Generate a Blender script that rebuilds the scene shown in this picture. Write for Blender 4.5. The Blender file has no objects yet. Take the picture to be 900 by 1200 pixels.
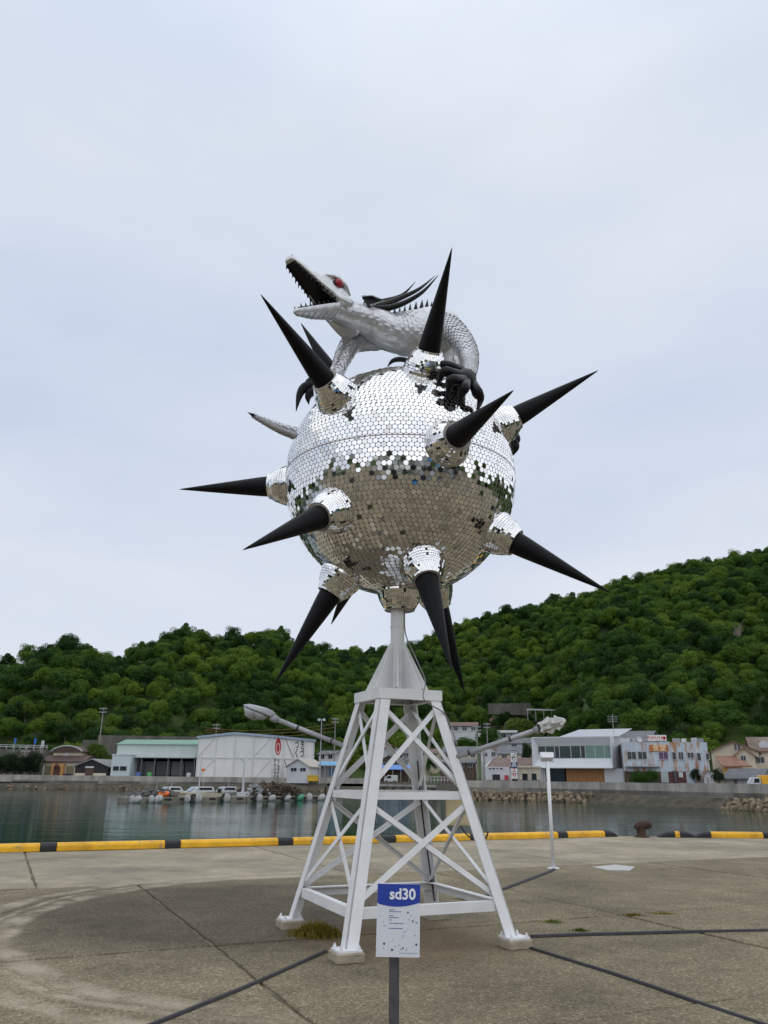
import bpy, bmesh, math, random
import numpy as np
from mathutils import Vector, Matrix, Euler
random.seed(7); RNG = np.random.default_rng(7)
sc = bpy.context.scene
COL = sc.collection
PI = math.pi; R = math.radians

# ------------------------------------------------------------------ camera
EYE = 1.555; FPX = 918.95; PITCH = .327; ROLL = .0101
cam_d = bpy.data.cameras.new('camera'); cam = bpy.data.objects.new('camera', cam_d); COL.objects.link(cam)
cam_d.sensor_fit = 'VERTICAL'; cam_d.sensor_height = 24.0; cam_d.lens = 24.0*FPX/1200
cam_d.clip_start = .05; cam_d.clip_end = 6000
cam.matrix_world = Matrix.Translation((0, 0, EYE)) @ Matrix.Rotation(PI/2+PITCH, 4, 'X') @ Matrix.Rotation(ROLL, 4, 'Z')
sc.camera = cam
sc.render.resolution_x = 768; sc.render.resolution_y = 1024
# ------------------------------------------------------------------ sky: overcast
SUN_EL = R(58); SUN_AZ = R(140)      # azimuth clockwise from +Y (behind and to the right of the camera)
world = bpy.data.worlds.new('World'); sc.world = world; world.use_nodes = True
nt = world.node_tree; N = nt.nodes; L = nt.links; N.clear()
out = N.new('ShaderNodeOutputWorld'); bg = N.new('ShaderNodeBackground'); bg.inputs['Strength'].default_value = .1
sky = N.new('ShaderNodeTexSky'); sky.sky_type = 'NISHITA'; sky.sun_disc = False
sky.sun_elevation = SUN_EL; sky.sun_rotation = SUN_AZ; sky.air_density = 1.2; sky.dust_density = 3.0
tc = N.new('ShaderNodeTexCoord')
mp = N.new('ShaderNodeMapping'); mp.inputs['Scale'].default_value = (1.0, 1.0, 2.6); mp.inputs['Rotation'].default_value = (0, 0, .6)
nz = N.new('ShaderNodeTexNoise'); nz.inputs['Scale'].default_value = 1.9; nz.inputs['Detail'].default_value = 5; nz.inputs['Roughness'].default_value = .5
rp = N.new('ShaderNodeValToRGB'); rp.color_ramp.elements[0].position = .3; rp.color_ramp.elements[1].position = .72
rp.color_ramp.elements[0].color = (.575, .655, .805, 1); rp.color_ramp.elements[1].color = (.745, .785, .87, 1)
sx = N.new('ShaderNodeSeparateXYZ')
# soft overcast gradient: a little warmer and lighter near the horizon, brighter overhead
hr = N.new('ShaderNodeValToRGB'); cr_ = hr.color_ramp
cr_.elements[0].position = 0; cr_.elements[0].color = (.76, .735, .71, 1)
cr_.elements[1].position = 1; cr_.elements[1].color = (.98, .98, .97, 1)
e = cr_.elements.new(.28); e.color = (.67, .67, .67, 1)
e = cr_.elements.new(.70); e.color = (.70, .70, .69, 1)
mul = N.new('ShaderNodeMixRGB'); mul.blend_type = 'MULTIPLY'; mul.inputs[0].default_value = 1
sclv = N.new('ShaderNodeVectorMath'); sclv.operation = 'SCALE'; sclv.inputs['Scale'].default_value = 10.9
mixs = N.new('ShaderNodeMixRGB'); mixs.inputs[0].default_value = .93
L.new(tc.outputs['Generated'], mp.inputs[0]); L.new(mp.outputs[0], nz.inputs['Vector']); L.new(nz.outputs['Fac'], rp.inputs[0])
L.new(tc.outputs['Generated'], sx.inputs[0]); L.new(sx.outputs['Z'], hr.inputs[0])
L.new(rp.outputs[0], mul.inputs[1]); L.new(hr.outputs[0], mul.inputs[2]); L.new(mul.outputs[0], sclv.inputs[0])
L.new(sky.outputs[0], mixs.inputs[1]); L.new(sclv.outputs[0], mixs.inputs[2])
L.new(mixs.outputs[0], bg.inputs['Color']); L.new(bg.outputs[0], out.inputs['Surface'])
sun_d = bpy.data.lights.new('sun', 'SUN'); sun_d.energy = .8; sun_d.angle = R(165); sun_d.color = (1, .96, .9)
sun = bpy.data.objects.new('sun', sun_d); COL.objects.link(sun)
sv = Vector((math.sin(SUN_AZ)*math.cos(SUN_EL), math.cos(SUN_AZ)*math.cos(SUN_EL), math.sin(SUN_EL)))
sun.rotation_euler = sv.to_track_quat('Z', 'Y').to_euler(); sun.location = (20, -20, 40)
sc.view_settings.view_transform = 'Standard'; sc.view_settings.look = 'None'
sc.view_settings.exposure = .5; sc.view_settings.gamma = 1; sc.view_settings.use_curve_mapping = False
try: sc.cycles.max_bounces = 8; sc.cycles.glossy_bounces = 4; sc.cycles.transparent_max_bounces = 8
except Exception: pass

# ------------------------------------------------------------------ survey helpers (photo pixel -> point at a known distance)
def ray(x, y):
    cr, sr = math.cos(ROLL), math.sin(ROLL); a, b = x-450, y-600
    X = a*cr+b*sr; Y = -a*sr+b*cr; u = -Y/FPX; c, s = math.cos(PITCH), math.sin(PITCH)
    return Vector((X/FPX, c-u*s, s+u*c))
def at(x, y, D):
    d = ray(x, y); return Vector((0, 0, EYE))+d*(D/d.y)
def gnd(x, y, z=0.):
    d = ray(x, y); return Vector((0, 0, EYE))+d*((z-EYE)/d.z)

# ------------------------------------------------------------------ materials
MATS = {}
def mat(name, col, rough=.6, metal=0., var=.12, scale=3., bump=0., bscale=30., spec=.5, col2=None, coord='Object', detail=4, stretch=(1, 1, 1)):
    if name in MATS: return MATS[name]
    m = bpy.data.materials.new(name); m.use_nodes = True; t = m.node_tree; n = t.nodes; l = t.links
    b = n['Principled BSDF']; b.inputs['Roughness'].default_value = rough; b.inputs['Metallic'].default_value = metal
    b.inputs['Specular IOR Level'].default_value = spec
    c = n.new('ShaderNodeTexCoord'); mpn = n.new('ShaderNodeMapping'); mpn.inputs['Scale'].default_value = stretch
    l.new(c.outputs[coord], mpn.inputs[0])
    z = n.new('ShaderNodeTexNoise'); z.inputs['Scale'].default_value = scale; z.inputs['Detail'].default_value = detail; z.inputs['Roughness'].default_value = .6
    l.new(mpn.outputs[0], z.inputs['Vector'])
    rr = n.new('ShaderNodeValToRGB'); rr.color_ramp.elements[0].position = .33; rr.color_ramp.elements[1].position = .67
    c2 = col2 if col2 else tuple(min(1, v*(1+var)) for v in col)
    c1 = col if col2 else tuple(v*(1-var) for v in col)
    rr.color_ramp.elements[0].color = (*c1, 1); rr.color_ramp.elements[1].color = (*c2, 1)
    l.new(z.outputs['Fac'], rr.inputs[0]); l.new(rr.outputs[0], b.inputs['Base Color'])
    if bump:
        z2 = n.new('ShaderNodeTexNoise'); z2.inputs['Scale'].default_value = bscale; z2.inputs['Detail'].default_value = 5
        l.new(mpn.outputs[0], z2.inputs['Vector'])
        bu = n.new('ShaderNodeBump'); bu.inputs['Strength'].default_value = bump; bu.inputs['Distance'].default_value = .05
        l.new(z2.outputs['Fac'], bu.inputs['Height']); l.new(bu.outputs[0], b.inputs['Normal'])
    MATS[name] = m; return m
def nodes_of(m):
    return m.node_tree.nodes, m.node_tree.links, m.node_tree.nodes['Principled BSDF']

# ------------------------------------------------------------------ mesh helpers
class MB:
    def __init__(s): s.v = []; s.f = []; s.m = []; s.cur = 0
    def add(s, vs, fs):
        o = len(s.v); s.v += [tuple(p) for p in vs]; s.f += [tuple(i+o for i in q) for q in fs]; s.m += [s.cur]*len(fs)
        return s
    def box(s, x0, x1, y0, y1, z0, z1, M=None):
        p = [Vector(q) for q in ((x0,y0,z0),(x1,y0,z0),(x1,y1,z0),(x0,y1,z0),(x0,y0,z1),(x1,y0,z1),(x1,y1,z1),(x0,y1,z1))]
        if M is not None: p = [M @ q for q in p]
        return s.add(p, [(0,3,2,1),(4,5,6,7),(0,1,5,4),(1,2,6,5),(2,3,7,6),(3,0,4,7)])
    def bar(s, a, b, w, h, up=(0,0,1), off=(0, 0)):
        a = Vector(a); b = Vector(b); d = (b-a).normalized(); u = Vector(up); x = d.cross(u).normalized(); u = x.cross(d).normalized()
        q = []
        for P in (a, b):
            for i, j in ((-1,-1),(1,-1),(1,1),(-1,1)): q.append(P+x*(i*w/2+off[0])+u*(j*h/2+off[1]))
        return s.add(q, [(0,3,2,1),(4,5,6,7),(0,1,5,4),(1,2,6,5),(2,3,7,6),(3,0,4,7)])
    def tube(s, pts, rad, n=10, caps=True):
        pts = [Vector(p) for p in pts]; k = len(pts)
        if not hasattr(rad, '__len__'): rad = [rad]*k
        up = None; vs = []
        for i, p in enumerate(pts):
            d = (pts[min(i+1, k-1)]-pts[max(i-1, 0)]).normalized()
            if up is None:
                up = Vector((0,0,1)) if abs(d.z) < .9 else Vector((1,0,0))
            x = d.cross(up).normalized(); up = x.cross(d).normalized()
            for j in range(n):
                a = 2*PI*j/n; vs.append(p+(x*math.cos(a)+up*math.sin(a))*rad[i])
        fs = [(i*n+j, i*n+(j+1) % n, (i+1)*n+(j+1) % n, (i+1)*n+j) for i in range(k-1) for j in range(n)]
        if caps: fs += [tuple(range(n))[::-1], tuple((k-1)*n+j for j in range(n))]
        return s.add(vs, fs)
    def lathe(s, prof, origin=(0,0,0), axis=(0,0,1), n=24, cap=True):
        ax = Vector(axis).normalized(); t = Vector((0,0,1)) if abs(ax.z) < .9 else Vector((1,0,0))
        x = ax.cross(t).normalized(); y = ax.cross(x); o = Vector(origin); vs = []
        for r, h in prof:
            for j in range(n):
                a = 2*PI*j/n; vs.append(o+ax*h+(x*math.cos(a)+y*math.sin(a))*r)
        k = len(prof)
        fs = [(i*n+(j+1) % n, i*n+j, (i+1)*n+j, (i+1)*n+(j+1) % n) for i in range(k-1) for j in range(n)]
        if cap: fs += [tuple(range(n)), tuple((k-1)*n+j for j in range(n))[::-1]]
        return s.add(vs, fs)
    def prism(s, poly, y0, y1, M=None):   # poly in (x,z), extruded in y
        n = len(poly); p = [Vector((x, y0, z)) for x, z in poly]+[Vector((x, y1, z)) for x, z in poly]
        if M is not None: p = [M @ q for q in p]
        return s.add(p, [tuple(range(n)), tuple(range(n, 2*n))[::-1]]+[(i, i+n, (i+1) % n+n, (i+1) % n) for i in range(n)])
    def slab(s, poly, z0, z1):            # poly in (x,y)
        n = len(poly); p = [Vector((x, y, z0)) for x, y in poly]+[Vector((x, y, z1)) for x, y in poly]
        return s.add(p, [tuple(range(n))[::-1], tuple(range(n, 2*n))]+[(i, (i+1) % n, (i+1) % n+n, i+n) for i in range(n)])
    def build(s, name, m, parent=None, smooth=False, bevel=0.):
        me = bpy.data.meshes.new(name); me.from_pydata(s.v, [], s.f); 
        for mm in (m if isinstance(m, (list, tuple)) else [m]): me.materials.append(mm)
        if isinstance(m, (list, tuple)): me.polygons.foreach_set('material_index', s.m)
        me.update()
        bm = bmesh.new(); bm.from_mesh(me); bmesh.ops.recalc_face_normals(bm, faces=bm.faces)
        if bevel: bmesh.ops.bevel(bm, geom=[e for e in bm.edges if e.is_manifold and e.calc_face_angle(0) > .5], offset=bevel, segments=1, affect='EDGES')
        bm.to_mesh(me); bm.free()
        if smooth: me.polygons.foreach_set('use_smooth', [True]*len(me.polygons))
        return link(name, me, parent)
def link(name, data, parent=None):
    o = bpy.data.objects.new(name, data); COL.objects.link(o)
    if parent is not None: o.parent = parent
    return o
def tag(o, label=None, cat=None, group=None, kind=None):
    if label: o['label'] = label
    if cat: o['category'] = cat
    if group: o['group'] = group
    if kind: o['kind'] = kind
    return o
def thing(name, label, cat, loc=(0,0,0), rz=0., group=None):
    o = link(name, None); o.location = loc; o.rotation_euler = (0, 0, rz); o.empty_display_size = .3
    return tag(o, label, cat, group)
def raw(name, V, F, m, parent=None, smooth=False):
    me = bpy.data.meshes.new(name); me.from_pydata(V, [], F); me.materials.append(m); me.update()
    if smooth: me.polygons.foreach_set('use_smooth', [True]*len(me.polygons))
    return link(name, me, parent)
def copy_tree(o, parent=None):
    c = o.copy(); COL.objects.link(c); c.parent = parent
    for ch in list(o.children): copy_tree(ch, c)
    return c
def text_part(body, size, m, parent, M, name='lettering', bold=0., thick=.002, ax='CENTER'):
    cu = bpy.data.curves.new('t', 'FONT'); cu.body = body; cu.size = size; cu.align_x = ax; cu.align_y = 'CENTER'
    cu.offset = bold; cu.extrude = thick; cu.resolution_u = 3
    o = bpy.data.objects.new('t', cu); COL.objects.link(o)
    dg = bpy.context.evaluated_depsgraph_get(); me = bpy.data.meshes.new_from_object(o.evaluated_get(dg))
    bpy.data.objects.remove(o); bpy.data.curves.remove(cu)
    me.materials.clear(); me.materials.append(m); me.transform(M); me.name = name
    return link(name, me, parent)

# ================================================================== SETTING
TH = R(24.8); UX, UY = math.cos(TH), math.sin(TH)
def uv(u, v): return (u*UX-v*UY, u*UY+v*UX)
EDGE_V = 19.85; CORNER = uv(16.43, EDGE_V)
WATER_Z = -1.5

def M_(n, l, op, a, b=None, c=None, clamp=False):
    m = n.new('ShaderNodeMath'); m.operation = op; m.use_clamp = clamp
    for i, q in enumerate((a, b, c)):
        if q is None: continue
        if isinstance(q, (int, float)): m.inputs[i].default_value = q
        else: l.new(q, m.inputs[i])
    return m.outputs[0]
def ramp(n, l, src, *els):
    r = n.new('ShaderNodeValToRGB'); cr = r.color_ramp
    while len(cr.elements) < len(els): cr.elements.new(.5)
    for e_, (p, c) in zip(cr.elements, els): e_.position = p; e_.color = (*c, 1) if len(c) == 3 else c
    l.new(src, r.inputs[0]); return r.outputs[0]
def mixc(n, l, fac, a, b, mode='MIX'):
    m = n.new('ShaderNodeMixRGB'); m.blend_type = mode
    for i, q in enumerate((fac, a, b)):
        if isinstance(q, (int, float)): m.inputs[i].default_value = q
        elif isinstance(q, tuple): m.inputs[i].default_value = (*q, 1)
        else: l.new(q, m.inputs[i])
    return m.outputs[0]
def noise(n, l, vec, scale, detail=4, rough=.55):
    z = n.new('ShaderNodeTexNoise'); z.inputs['Scale'].default_value = scale; z.inputs['Detail'].default_value = detail; z.inputs['Roughness'].default_value = rough
    l.new(vec, z.inputs['Vector']); return z.outputs['Fac']

def concrete(name, rough_top):
    m = bpy.data.materials.new(name); m.use_nodes = True; n, l, b = nodes_of(m)
    g = n.new('ShaderNodeNewGeometry'); P = g.outputs['Position']
    oi = n.new('ShaderNodeObjectInfo')
    vo = n.new('ShaderNodeTexVoronoi'); vo.inputs['Scale'].default_value = 60 if rough_top else 70; l.new(P, vo.inputs['Vector'])
    hs = n.new('ShaderNodeSeparateColor'); l.new(vo.outputs['Color'], hs.inputs[0])
    big = noise(n, l, P, .55, 5, .6); mid = noise(n, l, P, 3.2, 5, .65); fine = noise(n, l, P, 26, 4, .7)
    if rough_top:
        peb = ramp(n, l, hs.outputs[0], (0, (.115, .096, .060)), (.45, (.235, .200, .132)), (.8, (.33, .283, .19)), (1, (.60, .53, .40)))
        dist = ramp(n, l, vo.outputs['Distance'], (.25, (1, 1, 1)), (.62, (.45, .42, .38)))
        col = mixc(n, l, .8, peb, dist, 'MULTIPLY')
        col = mixc(n, l, .45, col, ramp(n, l, fine, (.35, (.135, .114, .073)), (.65, (.30, .256, .170))))
    else:
        col = ramp(n, l, fine, (.3, (.24, .215, .155)), (.7, (.365, .325, .24)))
        col = mixc(n, l, .35, col, ramp(n, l, hs.outputs[1], (0, (.17, .145, .105)), (1, (.40, .355, .28))))
    col = mixc(n, l, .85, col, ramp(n, l, big, (.3, (.55, .54, .53)), (.7, (1.28, 1.25, 1.2))), 'MULTIPLY')
    col = mixc(n, l, .7, col, ramp(n, l, mid, (.3, (.72, .71, .70)), (.7, (1.15, 1.14, 1.12))), 'MULTIPLY')
    vv = M_(n, l, 'MULTIPLY_ADD', oi.outputs['Random'], .22, .89)
    cmb = n.new('ShaderNodeCombineColor'); [l.new(vv, cmb.inputs[i]) for i in range(3)]
    col = mixc(n, l, 1., col, cmb.outputs[0], 'MULTIPLY')
    # tyre tracks circling round the tower, and an old dark oil-stained patch
    sp = n.new('ShaderNodeSeparateXYZ'); l.new(P, sp.inputs[0])
    wob = M_(n, l, 'MULTIPLY_ADD', noise(n, l, P, .8, 2), .35, -.17)
    def ringd(cx, cy, rad):
        dx = M_(n, l, 'SUBTRACT', sp.outputs[0], cx); dy = M_(n, l, 'SUBTRACT', sp.outputs[1], cy)
        d = M_(n, l, 'SQRT', M_(n, l, 'ADD', M_(n, l, 'MULTIPLY', dx, dx), M_(n, l, 'MULTIPLY', dy, dy)))
        return M_(n, l, 'ABSOLUTE', M_(n, l, 'ADD', M_(n, l, 'SUBTRACT', d, rad), wob))
    brk = ramp(n, l, noise(n, l, P, 2.3, 4, .7), (.34, (0, 0, 0)), (.62, (1, 1, 1)))
    left = ramp(n, l, M_(n, l, 'MULTIPLY_ADD', sp.outputs[0], -.25, .0), (.1, (0, 0, 0)), (.35, (1, 1, 1)))
    tot = None
    for rad, w in ((4.21, .13), (4.72, .12), (4.42, .05)):
        k = ramp(n, l, ringd(.09, 10.4, rad), (w*.5, (1, 1, 1)), (w*1.3, (0, 0, 0)))
        tot = k if tot is None else mixc(n, l, 1., tot, k, 'LIGHTEN')
    tot = mixc(n, l, 1., mixc(n, l, 1., tot, left, 'MULTIPLY'), brk, 'MULTIPLY')
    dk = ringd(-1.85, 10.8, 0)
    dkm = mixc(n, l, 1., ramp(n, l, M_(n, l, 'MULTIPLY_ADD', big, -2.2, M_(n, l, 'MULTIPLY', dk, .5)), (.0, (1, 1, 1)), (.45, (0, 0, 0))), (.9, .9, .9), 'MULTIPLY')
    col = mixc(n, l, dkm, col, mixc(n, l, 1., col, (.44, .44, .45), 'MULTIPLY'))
    fac = mixc(n, l, 1., tot, (.68, .68, .68), 'MULTIPLY')
    col = mixc(n, l, fac, col, (.42, .36, .27))
    # rust-brown wash-off below the tower
    rs = ringd(.3, 9.0, 0); rsm = ramp(n, l, M_(n, l, 'MULTIPLY_ADD', mid, -1.2, rs), (.0, (.5, .5, .5)), (.75, (0, 0, 0)))
    col = mixc(n, l, rsm, col, (.15, .10, .05))
    l.new(col, b.inputs['Base Color']); b.inputs['Roughness'].default_value = .88; b.inputs['Specular IOR Level'].default_value = .25
    bu = n.new('ShaderNodeBump'); bu.inputs['Strength'].default_value = .55 if rough_top else .25; bu.inputs['Distance'].default_value = .006
    hh = M_(n, l, 'MULTIPLY_ADD', vo.outputs['Distance'], -1., fine)
    l.new(hh, bu.inputs['Height']); l.new(bu.outputs[0], b.inputs['Normal'])
    return m
CON_R = concrete('aggregate_concrete', True); CON_S = concrete('smooth_concrete', False)
CON_W = mat('wall_concrete', (.20, .195, .175), .9, var=.3, scale=.5, col2=(.40, .385, .345), bump=.3, bscale=6, stretch=(1, 1, .35))
CON_D = mat('damp_concrete', (.085, .075, .055), .85, scale=.8, col2=(.19, .17, .13), bump=.3, bscale=5)
JOINT = mat('joint_dirt', (.05, .04, .026), .95, scale=2.2, col2=(.20, .16, .10), coord='Object')

def clip_poly(poly, f):
    o = []
    for i, p in enumerate(poly):
        q = poly[(i+1) % len(poly)]; a, b = f(p), f(q)
        if a <= 0: o.append(p)
        if a*b < 0: t = a/(a-b); o.append((p[0]+(q[0]-p[0])*t, p[1]+(q[1]-p[1])*t))
    return o
Y2 = CORNER[1]+.02
quay_poly = [uv(-90, EDGE_V), CORNER, (90, Y2), (90, -24), (-110, -24)]
quay = MB().slab(quay_poly, -4.0, -.022).build('quay', JOINT); tag(quay, kind='structure')
rows = [-20, -12, -7, -2, 1.65, 5.05, 8.45, 13.4, EDGE_V]
for i in range(len(rows)-1):
    u0 = 5.73 if i == len(rows)-2 else 2.14
    for k in range(-9, 10):
        ua, ub = u0+5*k, u0+5*(k+1); g = .013
        p = [uv(ua+g, rows[i]+g), uv(ub-g, rows[i]+g), uv(ub-g, rows[i+1]-g), uv(ua+g, rows[i+1]-g)]
        p = clip_poly(p, lambda q: q[1]-Y2) if ub > 14 else p
        if len(p) < 3: continue
        cx = sum(q[0] for q in p)/len(p); cy = sum(q[1] for q in p)/len(p)
        if abs(cx) > 42 or cy > 34 or min(q[1] for q in p) < -24: continue
        z = random.uniform(-.005, .003); q = []
        for a, b_ in zip(p, p[1:]+p[:1]):
            Ls = math.hypot(b_[0]-a[0], b_[1]-a[1]); k_ = max(1, int(Ls/.22)) if abs(cy-8) < 14 and abs(cx) < 16 else 1
            for j in range(k_):
                f_ = j/k_; jx = 0 if j == 0 else random.random()**2*.035
                q.append((a[0]+(b_[0]-a[0])*f_+(cx-a[0]-(b_[0]-a[0])*f_)/3.5*jx, a[1]+(b_[1]-a[1])*f_+(cy-a[1]-(b_[1]-a[1])*f_)/3.5*jx))
        p = q
        MB().slab(p, -.2, z).build('concrete_slab', CON_S if i == len(rows)-2 else CON_R, quay, bevel=.008)
# pale repair patch on the deck
pp = [gnd(*q) for q in ((694, 1016), (722, 1013.5), (744, 1016), (738, 1020.5), (712, 1020))]
o = MB().slab([(q.x, q.y) for q in pp], -.02, .006).build('repair_patch', mat('patch_mortar', (.42, .42, .39), .9, scale=5), quay)

# ------------------------------------------------------------------ water
mw = bpy.data.materials.new('harbour_water'); mw.use_nodes = True; n, l, b = nodes_of(mw)
g = n.new('ShaderNodeNewGeometry'); mpn = n.new('ShaderNodeMapping'); mpn.inputs['Scale'].default_value = (.45, 1.5, 1); mpn.inputs['Rotation'].default_value = (0, 0, .12)
l.new(g.outputs['Position'], mpn.inputs[0])
w1 = noise(n, l, mpn.outputs[0], .55, 5, .6); w2 = noise(n, l, mpn.outputs[0], 2.4, 4, .6); w3 = noise(n, l, mpn.outputs[0], .045, 3)
hgt = M_(n, l, 'ADD', M_(n, l, 'MULTIPLY', w1, .7), M_(n, l, 'MULTIPLY', w2, .7))
mp4 = n.new('ShaderNodeMapping'); mp4.inputs['Scale'].default_value = (.035, .17, 1); mp4.inputs['Rotation'].default_value = (0, 0, .1); l.new(g.outputs['Position'], mp4.inputs[0])
hgt = M_(n, l, 'ADD', hgt, M_(n, l, 'MULTIPLY', noise(n, l, mp4.outputs[0], 1., 4, .6), 7.))
bu = n.new('ShaderNodeBump'); bu.inputs['Distance'].default_value = .034; l.new(hgt, bu.inputs['Height'])
l.new(M_(n, l, 'MULTIPLY_ADD', w3, .55, .02), bu.inputs['Strength']); l.new(bu.outputs[0], b.inputs['Normal'])
b.inputs['Base Color'].default_value = (.004, .036, .028, 1); b.inputs['Roughness'].default_value = .06; b.inputs['IOR'].default_value = 1.33
water = MB().add([(-1500, -1500, WATER_Z), (1500, -1500, WATER_Z), (1500, 2500, WATER_Z), (-1500, 2500, WATER_Z)], [(0, 1, 2, 3)]).build('water', mw); tag(water, kind='structure')

# ------------------------------------------------------------------ far shore land
SHORE = [(-400, 150), (-200, 172), (-82, 184), (-55, 190), (-12, 183), (-3, 183), (1, 215), (9, 205), (11, 150), (13.5, 131), (22, 128), (30.5, 119), (41, 97), (60, 60), (110, 20), (400, -10)]
land = MB().slab(SHORE+[(900, 700), (-900, 700)], -4, .3).build('land', mat('shore_ground', (.16, .15, .13), .95, scale=.3, col2=(.24, .22, .19), bump=.2, bscale=3)); tag(land, kind='structure')

# ------------------------------------------------------------------ hills
CREST = [(-160, 800, 300), (-60, 790, 295), (0, 783, 290), (30, 766, 295), (55, 757, 300), (75, 757, 300), (100, 770, 300), (140, 778, 305), (170, 766, 315), (203, 753, 325), (260, 755, 340), (300, 748, 350), (345, 758, 360), (390, 766, 375), (440, 766, 395), (480, 758, 420),
         (515, 742, 440), (560, 725, 450), (600, 713, 455), (640, 705, 460), (700, 693, 470), (760, 677, 475), (800, 665, 478), (850, 654, 480), (900, 646, 482), (1000, 625, 490), (1100, 615, 490)]
cp = []
for x, y, D in CREST:
    p = at(x, y, D); cp.append((math.atan2(p.x, p.y), math.hypot(p.x, p.y), p.z-(4.5 if x < 470 else 8.5)))
cph = np.array([c[0] for c in cp]); crho = np.array([c[1] for c in cp]); cz = np.array([c[2] for c in cp])
cph = np.concatenate([[-3.2, -1.4, -.75], cph, [.85, 1.5, 3.2]]); crho = np.concatenate([[520, 480, 330], crho, [520, 460, 520]]); cz = np.concatenate([[3, 4, 22], cz, [110, 30, 3]])
BASE = [(-160, 215), (0, 216), (130, 222), (230, 226), (390, 236), (470, 262), (540, 300), (640, 290), (690, 205), (735, 182), (900, 178), (1000, 178)]
bph = np.array([math.atan2(ray(x, 905).x, ray(x, 905).y) for x, _ in BASE]); brho = np.array([d/math.cos(p) for (x, d), p in zip(BASE, bph)])
bph = np.concatenate([[-3.2, -1.2], bph, [1.0, 3.2]]); brho = np.concatenate([[260, 250], brho, [200, 260]])
from mathutils import noise as mno
def hill_z(ph, rho):
    b0 = np.interp(ph, bph, brho); c0 = np.interp(ph, cph, crho); zc = np.interp(ph, cph, cz)
    t = (rho-b0)/(c0-b0)
    wv_ = max(0., 1-abs(ph-.15)/.14)**.5; ramp_ = lambda q: max(0., (min(q, 300)-222)/78*16)*wv_
    if t <= 0: return ramp_(rho)
    zr_ = ramp_(b0); x, y = rho*math.sin(ph), rho*math.cos(ph)
    nn = mno.noise(Vector((x*.018, y*.018, 0)))*7+mno.noise(Vector((x*.05, y*.05, 3)))*2.5
    w = min(1, t*3)*(1 if t < .8 else max(.25, 1-(t-.8)*3))
    if t < 1: z = zr_+(zc-zr_)*(t**.92*.55+.45*(1-(1-t)**1.8))
    else: z = zc*max(0, 1-(t-1)*1.1)
    return max(.2, z+nn*w)
phs = list(np.linspace(-PI, -.72, 60)[:-1])+list(np.linspace(-.72, .72, 150))+list(np.linspace(.72, PI, 60)[1:])
V = []; F = []; K = 60
for i, ph in enumerate(phs):
    b0 = np.interp(ph, bph, brho); c0 = np.interp(ph, cph, crho)
    for j in range(K):
        rho = 200+(c0*1.5-200)*j/(K-1); V.append((rho*math.sin(ph), rho*math.cos(ph), hill_z(ph, rho)))
for i in range(len(phs)-1):
    for j in range(K-1): F.append((i*K+j, i*K+j+1, (i+1)*K+j+1, (i+1)*K+j))
hill = raw('hill', V, F, mat('undergrowth', (.03, .06, .01), .95, scale=.12, col2=(.07, .11, .02), coord='Object', bump=.5, bscale=.8), smooth=True); tag(hill, kind='structure')
hill.data.flip_normals()

# ------------------------------------------------------------------ trees
def leaf_mat(name, c1, c2, c3, trans=.36):
    m = bpy.data.materials.new(name); m.use_nodes = True; n = m.node_tree.nodes; l = m.node_tree.links; n.clear()
    o = n.new('ShaderNodeOutputMaterial'); oi = n.new('ShaderNodeObjectInfo'); g = n.new('ShaderNodeNewGeometry')
    f1 = noise(n, l, g.outputs['Position'], .9, 2); f2 = noise(n, l, g.outputs['Position'], .022, 3)
    s = M_(n, l, 'ADD', M_(n, l, 'MULTIPLY', oi.outputs['Random'], .75), M_(n, l, 'MULTIPLY', f1, .3))
    s = M_(n, l, 'ADD', s, M_(n, l, 'MULTIPLY_ADD', f2, 1.3, -.72))
    c = ramp(n, l, s, (.12, c1), (.5, c2), (.95, c3))
    d = n.new('ShaderNodeBsdfPrincipled'); d.inputs['Roughness'].default_value = .6; d.inputs['Specular IOR Level'].default_value = .25; l.new(c, d.inputs['Base Color'])
    t = n.new('ShaderNodeBsdfTranslucent'); l.new(c, t.inputs['Color'])
    mx = n.new('ShaderNodeMixShader'); mx.inputs[0].default_value = trans; l.new(d.outputs[0], mx.inputs[1]); l.new(t.outputs[0], mx.inputs[2]); l.new(mx.outputs[0], o.inputs['Surface'])
    return m
LEAF = leaf_mat('foliage', (.014, .052, .006), (.052, .128, .012), (.160, .245, .022))
LEAF_Y = leaf_mat('light_foliage', (.07, .12, .014), (.13, .20, .022), (.21, .25, .035))
LEAF_D = leaf_mat('dark_foliage', (.008, .022, .007), (.016, .04, .011), (.03, .06, .016))
BARK = mat('bark', (.06, .05, .04), .9, scale=8, col2=(.13, .11, .09))
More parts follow.
